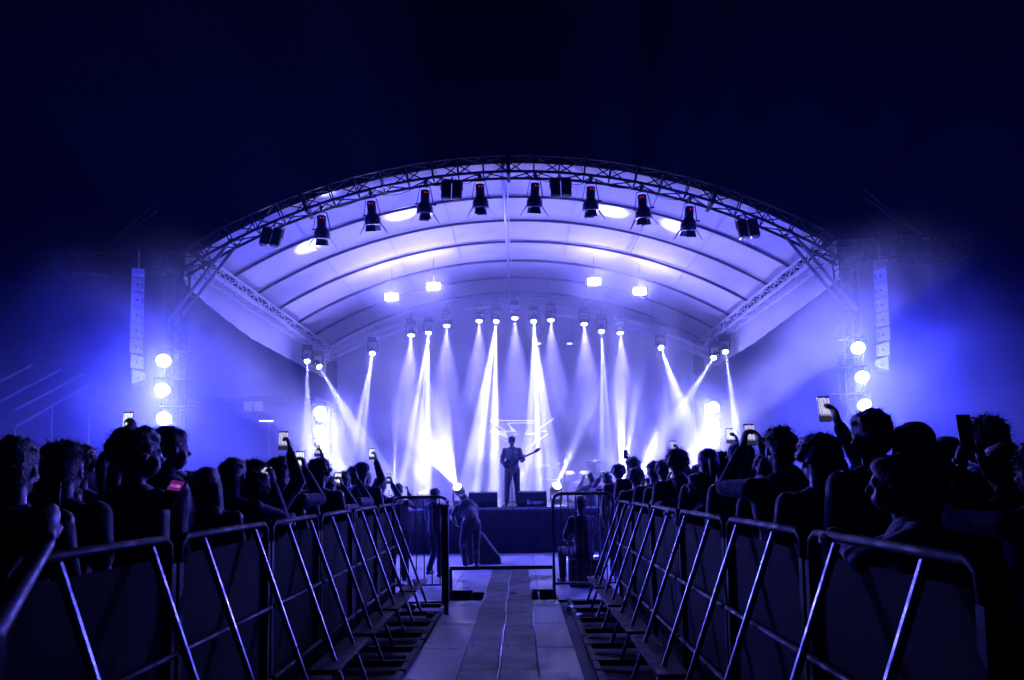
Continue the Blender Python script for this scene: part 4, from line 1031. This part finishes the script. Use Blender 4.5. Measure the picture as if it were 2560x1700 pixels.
# the packed crowd between them
rs = random.Random(11)
keys = ['still_short', 'still_long', 'still_curly', 'still_bun', 'still_bald', 'still_messy', 'still_pony']
desc = dict(still_short='short haired', still_long='long haired', still_curly='curly haired', still_bun='hair bun wearing', still_bald='cap wearing', still_messy='tousle haired', still_pony='ponytailed')
taken = [(o.location.x, o.location.y) for o in col.objects if o.name.startswith('person')]
rowname = ['front', 'second', 'third', 'fourth', 'fifth', 'sixth']
for sx in (-1, 1):
    edge = -1.66 if sx < 0 else 1.28
    for iy in range(13):
        y = 2.9 + iy * 0.60
        for ix in range(10):
            x = edge + sx * (0.36 + ix * 0.49 + rs.uniform(-.12, .12) + (iy % 2) * .25); yy = y + rs.uniform(-.15, .15)
            if ix > 5 and iy < 4 and ix > 5: pass
            px_ = abs(x) / yy * F_PX
            if px_ > 1380: continue
            if ix > 4 + iy * .6: continue
            if any((x - a) ** 2 + (yy - c) ** 2 < .36 ** 2 for a, c in taken): continue
            taken.append((x, yy)); k = rs.choice(keys); side = 'left' if sx < 0 else 'right'
            dist = 'near the camera' if iy < 4 else ('midway to the stage' if iy < 8 else 'close to the stage')
            crowd(k, x, yy, rs.uniform(1.56, 1.78) - (.05 if iy < 2 else 0), '%s spectator in the dark %s crowd, %s' % (desc[k], side, dist), rs.uniform(-14, 14), 'spectators packed in the %s crowd' % side)
# phones further back
n = 0
# ================================================================== performer and crew
def guitar(loc, rot, label):
    t = empty('electric_guitar', loc, label, 'guitar', rot=rot)
    b = MB(); pts = []
    for i in range(36):
        a = 2 * PI * i / 36
        r = 0.135 + 0.035 * math.cos(2 * a) + 0.012 * math.cos(3 * a + .5)
        pts.append((math.cos(a) * r * 1.15, 0, math.sin(a) * r * .92))
    b.prism(pts, (0, 1, 0), 0.04); b.build('guitar_body', M['wood'], t)
    b = MB(); b.box((0.38, -.006, 0), (0.50, 0.022, 0.046), bevel=.004); nk = b.build('neck', M['wood'], t)
    b = MB(); b.prism([(0.62, -.01, -.025), (0.62, -.01, .03), (0.70, -.01, .055), (0.79, -.01, .045), (0.78, -.01, 0), (.70, -.01, -.03)], (0, 1, 0), .018); b.build('headstock', M['wood'], t)
    b = MB(); b.box((-0.02, -.012, 0), (0.03, .012, .08), bevel=.003); b.box((0.06, -.012, 0), (0.03, .012, .08), bevel=.003); b.build('pickup', M['blackm'], t)
    b = MB(); b.path([(-.15, .02, .05), (-.16, .12, .25), (.0, .16, .36), (.14, .06, .22), (.13, .02, .09)], .012, 6); b.build('strap', M['black'], t)
    return t
# singer: faces the audience (built facing +Y, turned half round); right arm low strumming, left hand on the neck
Ps = dict(ankL=V(-.13, .02, .08), ankR=V(.15, -.03, .08), kneeL=V(-.12, .03, .47), kneeR=V(.13, .02, .47),
          elL=V(-.25, .02, 1.13), wrL=V(-.30, .24, 1.16), elR=V(.25, -.04, 1.12), wrR=V(.15, .17, .97), head=V(0, .02, 1.62))
Hs = dict(L=dict(f=(-.25, .35, .9), p=(.9, -.1, .1), curl=.95, grip=.3, ts=-1), R=dict(f=(-.8, .25, -.35), p=(0, -1, -.1), curl=.4, ts=1))
sg = figure('person', Ps, 'grey_shirt', 'singer in a pale dark jacket and glasses playing guitar at the microphone', 'short', hands=Hs, voxel=.007, bulk=1.10)
sg.location = (-.20, 17.72, DZ); sg.rotation_euler = (0, 0, PI); sg.scale = (.955, .955, .955)
# glasses and jacket emblem
b = MB()
for e in (-1, 1): b.lathe([(.021, 0), (.024, .003), (.021, .006), (.0005, .0055)], Matrix.Translation((e * .031, .116, 1.626)) @ Matrix.Rotation(R(-90), 4, 'X'), 16)
b.tube((-.01, .121, 1.63), (.01, .121, 1.63), .0025, 6)
for e in (-1, 1): b.tube((e * .053, .118, 1.63), (e * .084, .01, 1.625), .0025, 6)
b.build('glasses', M['blackm'], sg)
b = MB(); q = Matrix.Translation((-.085, .136, 1.35)) @ Matrix.Rotation(R(-90), 4, 'X')
b.lathe([(.036, 0), (.046, 0), (.046, .008), (.036, .008), (.036, 0)], q, 24)
star = []
for i in range(10):
    r = .022 if i % 2 == 0 else .010; a = PI / 2 + i * PI / 5; star.append((-.085 + math.cos(a) * r, .143, 1.35 + math.sin(a) * r))
b.prism(star, (0, 1, 0), .004); b.build('jacket_emblem', M['white'], sg)
gt = guitar((-.235, 17.52, DZ + 1.02), (0, R(-24), 0), 'electric guitar held by the singer, neck pointing up to the right')

# stage hand bent over in the pit
Pb = dict(pel=V(0, -.05, .86), waist=V(0, .06, .97), chest=V(0, .22, 1.08), neck=V(0, .36, 1.14), head=V(0, .46, 1.22), hipL=V(-.09, -.05, .82), hipR=V(.09, -.05, .82),
          kneeL=V(-.12, .12, .46), kneeR=V(.12, .05, .44), ankL=V(-.13, -.10, .08), ankR=V(.14, .12, .08), shL=V(-.17, .27, 1.13), shR=V(.17, .27, 1.13),
          elL=V(-.24, .42, .94), elR=V(.22, .42, .92), wrL=V(-.14, .56, .82), wrR=V(.14, .58, .80))
st_h = figure('person', Pb, 'black_jacket', 'crew member in black stooping in the pit left of the aisle end', 'short', voxel=.010, look=(0, 1, -.35))
p = at(1178, 1412, 13.8); st_h.location = (p.x, 13.75, 0.028); st_h.rotation_euler = (0, 0, R(20)); st_h.scale = (1.0,) * 3
st_h2 = figure('person', dict(kneeL=V(-.12, .16, .50), ankL=V(-.12, -.05, .12), elL=V(-.25, .1, 1.15), wrL=V(-.18, .30, 1.12), elR=V(.25, .1, 1.15), wrR=V(.16, .32, 1.16)), 'navy_hoodie', 'crew member standing behind the left gate post, seen from behind', 'messy', voxel=.011)
st_h2.location = (at(1088, 1400, 12.6).x, 12.6, 0.028); st_h2.rotation_euler = (0, 0, R(-30)); st_h2.scale = (.84,) * 3
t = empty('equipment_bag', (at(1205, 1400, 14.6).x, 14.6, 0.028), 'black sloping equipment bag in front of the stage beside the crew member', 'bag')
b = MB(); b.prism([(-.32, -.15, 0), (.38, -.15, 0), (.36, -.15, .12), (.05, -.15, .55), (-.20, -.15, .78), (-.32, -.15, .6)], (0, 1, 0), .32); b.build('bag_body', M['black'], t)
b = MB(); b.path([(-.22, -.17, .74), (.05, -.175, .52), (.34, -.17, .14)], .012, 6); b.build('zip_edge', M['galv'], t)
# seated guard by the right gate
Pq = dict(pel=V(0, 0, .52), waist=V(0, .01, .66), chest=V(0, .04, .88), neck=V(0, .06, 1.05), head=V(0, .10, 1.20), hipL=V(-.09, .02, .48), hipR=V(.09, .02, .48),
          kneeL=V(-.14, .44, .50), kneeR=V(.14, .44, .50), ankL=V(-.14, .42, .08), ankR=V(.14, .46, .08), shL=V(-.18, .04, .99), shR=V(.18, .04, .99),
          elL=V(-.22, .16, .74), elR=V(.22, .16, .74), wrL=V(-.10, .38, .66), wrR=V(.10, .38, .66))
gd = figure('person', Pq, 'black_jacket', 'guard in black seated on a case behind the right gate fence', 'short', voxel=.010)
p = at(1462, 1420, 11.2); gd.location = (p.x, 11.3, 0.028); gd.rotation_euler = (0, 0, R(25))
t = empty('flight_case', (p.x + .02, 11.3, 0.028), 'black case under the seated guard by the right gate', 'equipment case')
b = MB(); b.box((0, 0, .20), (.50, .42, .40), bevel=.012); b.build('case_body', M['black'], t)
b = MB(); b.box((0, -.214, .30), (.5, .008, .012)); b.build('metal_edging', M['galv'], t)
# arm and phone of the person at the left edge of the view, and the lock screen
Pn = dict(elR=V(.30, .22, 1.20), wrR=V(.22, .52, 1.40), head=V(0, .02, 1.63))
Hn = dict(R=dict(f=(.12, .10, 1), p=(-1, .0, 0), curl=1.0, grip=.4, ts=-1))
nr = figure('person', Pn, 'black_jacket', 'nearest person at the left edge, a bare forearm holding up a dark phone', 'short', hands=Hn, voxel=.007, sleeves=False)
nr.location = (-1.62, 1.62, 0); nr.rotation_euler = (0, 0, R(-4))
mw = Matrix.Translation(nr.location) @ nr.rotation_euler.to_matrix().to_4x4()
phone(mw @ V(.185, .56, 1.50), (R(-6), R(0), R(10)), 'dark phone in the nearest hand at the left edge', lit=False)
p = at(437, 1222, 3.3)
t = empty('lock_screen_phone', p, 'dim phone showing a pink clock, held low in the left crowd', 'phone', 'phones held up in the crowd', rot=(R(-35), R(8), R(-10)))
b = MB(); b.box((0, 0, -.03), (.078, .009, .155), bevel=.0038); b.build('phone_case', M['blackm'], t)
b = MB(); b.box((0, -.0052, .014), (.066, .001, .052)); b.build('screen', G['pink'], t)
cu = bpy.data.curves.new('clock', 'FONT'); cu.body = '11:06'; cu.size = .023; cu.align_x = 'CENTER'; cu.extrude = .0003
to = bpy.data.objects.new('clock_src', cu); col.objects.link(to)
me = bpy.data.meshes.new_from_object(to.evaluated_get(bpy.context.evaluated_depsgraph_get())); bpy.data.objects.remove(to)
me.materials.clear(); me.materials.append(G['pinkd']); o = bpy.data.objects.new('clock_digits', me); col.objects.link(o); o.parent = t
o.rotation_euler = (R(90), 0, 0); o.location = (0, -.0064, .004)
# ================================================================== air
def volume(name, lo, hi, density, color, aniso=0.0, emis=None):
    m = bpy.data.materials.new(name); m.use_nodes = True; n = m.node_tree.nodes; n.clear()
    o = n.new('ShaderNodeOutputMaterial'); v = n.new('ShaderNodeVolumePrincipled')
    v.inputs['Color'].default_value = (*color, 1); v.inputs['Density'].default_value = density; v.inputs['Anisotropy'].default_value = aniso
    m.node_tree.links.new(v.outputs[0], o.inputs['Volume'])
    b = MB(); c = [(a + d) / 2 for a, d in zip(lo, hi)]; s_ = [d - a for a, d in zip(lo, hi)]
    b.box((0, 0, 0), s_); ob = b.build(name, m, loc=c); return m, ob
hm, ho = volume('haze', (-24, -3, -1.1), (24, 48, 12.5), 0.0007, (0.12, 0.22, 1.0), 0.2)
tag(ho, kind='stuff')

sm, so = volume('smoke', (-11.7, 3.2, 0.3), (11.7, 26.0, 8.9), 1.0, (0.80, 0.84, 0.99), 0.15)
tag(so, kind='stuff')
n = sm.node_tree.nodes; l = sm.node_tree.links; v = next(x for x in n if x.type == 'PRINCIPLED_VOLUME')
t = n.new('ShaderNodeTexCoord')
mp = n.new('ShaderNodeMapping'); mp.inputs['Location'].default_value = (0, -1.18, 0.09); mp.inputs['Scale'].default_value = (1 / 8.2, 1 / 5.0, 1 / 5.6)
l.new(t.outputs['Object'], mp.inputs['Vector'])
ln = n.new('ShaderNodeVectorMath'); ln.operation = 'LENGTH'; l.new(mp.outputs[0], ln.inputs[0])
rm = n.new('ShaderNodeMapRange'); rm.interpolation_type = 'SMOOTHSTEP'; rm.inputs[1].default_value = 1.0; rm.inputs[2].default_value = 0.35
rm.inputs[3].default_value = 0.0; rm.inputs[4].default_value = 0.12; l.new(ln.outputs['Value'], rm.inputs[0])
nz = n.new('ShaderNodeTexNoise'); nz.inputs['Scale'].default_value = 0.55; nz.inputs['Detail'].default_value = 3.5; nz.inputs['Distortion'].default_value = 1.0
l.new(t.outputs['Object'], nz.inputs['Vector'])
r2 = n.new('ShaderNodeMapRange'); r2.inputs[1].default_value = 0.35; r2.inputs[2].default_value = 0.68; r2.inputs[3].default_value = 0.15; r2.inputs[4].default_value = 2.0
l.new(nz.outputs['Fac'], r2.inputs[0])
last = rm.outputs[0]
for cx in (-6.7, 6.5):  # smoke added round the tower lamps, standing in for lens bloom
    sb = n.new('ShaderNodeVectorMath'); sb.operation = 'DISTANCE'; l.new(t.outputs['Object'], sb.inputs[0]); sb.inputs[1].default_value = (cx, 13.3 - 14.6, 3.1 - 4.6)
    r3 = n.new('ShaderNodeMapRange'); r3.interpolation_type = 'SMOOTHSTEP'; r3.inputs[1].default_value = 3.4; r3.inputs[2].default_value = 0.2
    r3.inputs[3].default_value = 0.0; r3.inputs[4].default_value = 0.13; l.new(sb.outputs['Value'], r3.inputs[0])
    ad = n.new('ShaderNodeMath'); ad.operation = 'ADD'; l.new(last, ad.inputs[0]); l.new(r3.outputs[0], ad.inputs[1]); last = ad.outputs[0]
# low fog on deck and wings, plus added puffs imitating lens bloom and veil
for (cx, cy_, cz, rx_, ry_, rz_, dd) in ((-3.2, 18.6, 1.0, 4.6, 2.4, 1.7, .18), (3.6, 18.9, 1.1, 4.2, 2.4, 2.0, .18), (-6.2, 18.0, 2.6, 3.2, 3.0, 2.4, .08), (5.8, 18.0, 2.6, 3.4, 3.0, 2.6, .08), (-.2, 18.9, 1.3, 3.8, 1.6, 1.8, .24), (-.15, 21.6, 2.6, 6.0, 2.4, 2.8, .12), (-5.4, 8.6, 1.5, 4.2, 4.6, 2.1, .065), (5.2, 8.6, 1.5, 4.2, 4.6, 2.1, .065), (-2.85, 19.1, 6.65, 1.7, 1.1, 0.9, .75), (2.5, 19.1, 6.8, 1.7, 1.1, 0.9, .75), (-6.85, 12.9, 3.3, 1.5, 1.1, 1.7, .40), (6.55, 12.9, 3.5, 1.5, 1.1, 1.7, .40), (-5.05, 18.1, 2.9, 1.5, 1.2, 1.7, .16), (4.85, 18.1, 2.9, 1.5, 1.2, 1.7, .16)):
    ms_ = n.new('ShaderNodeMapping'); ms_.vector_type = 'POINT'; ms_.inputs['Location'].default_value = (-cx / rx_, -(cy_ - 14.6) / ry_, -(cz - 4.6) / rz_); ms_.inputs['Scale'].default_value = (1 / rx_, 1 / ry_, 1 / rz_)
    l.new(t.outputs['Object'], ms_.inputs['Vector']); le = n.new('ShaderNodeVectorMath'); le.operation = 'LENGTH'; l.new(ms_.outputs[0], le.inputs[0])
    r4 = n.new('ShaderNodeMapRange'); r4.interpolation_type = 'SMOOTHSTEP'; r4.inputs[1].default_value = 1.0; r4.inputs[2].default_value = 0.1
    r4.inputs[3].default_value = 0.0; r4.inputs[4].default_value = dd; l.new(le.outputs['Value'], r4.inputs[0])
    ad = n.new('ShaderNodeMath'); ad.operation = 'ADD'; l.new(last, ad.inputs[0]); l.new(r4.outputs[0], ad.inputs[1]); last = ad.outputs[0]
mu = n.new('ShaderNodeMath'); mu.operation = 'MULTIPLY'; l.new(last, mu.inputs[0]); l.new(r2.outputs[0], mu.inputs[1]); l.new(mu.outputs[0], v.inputs['Density'])
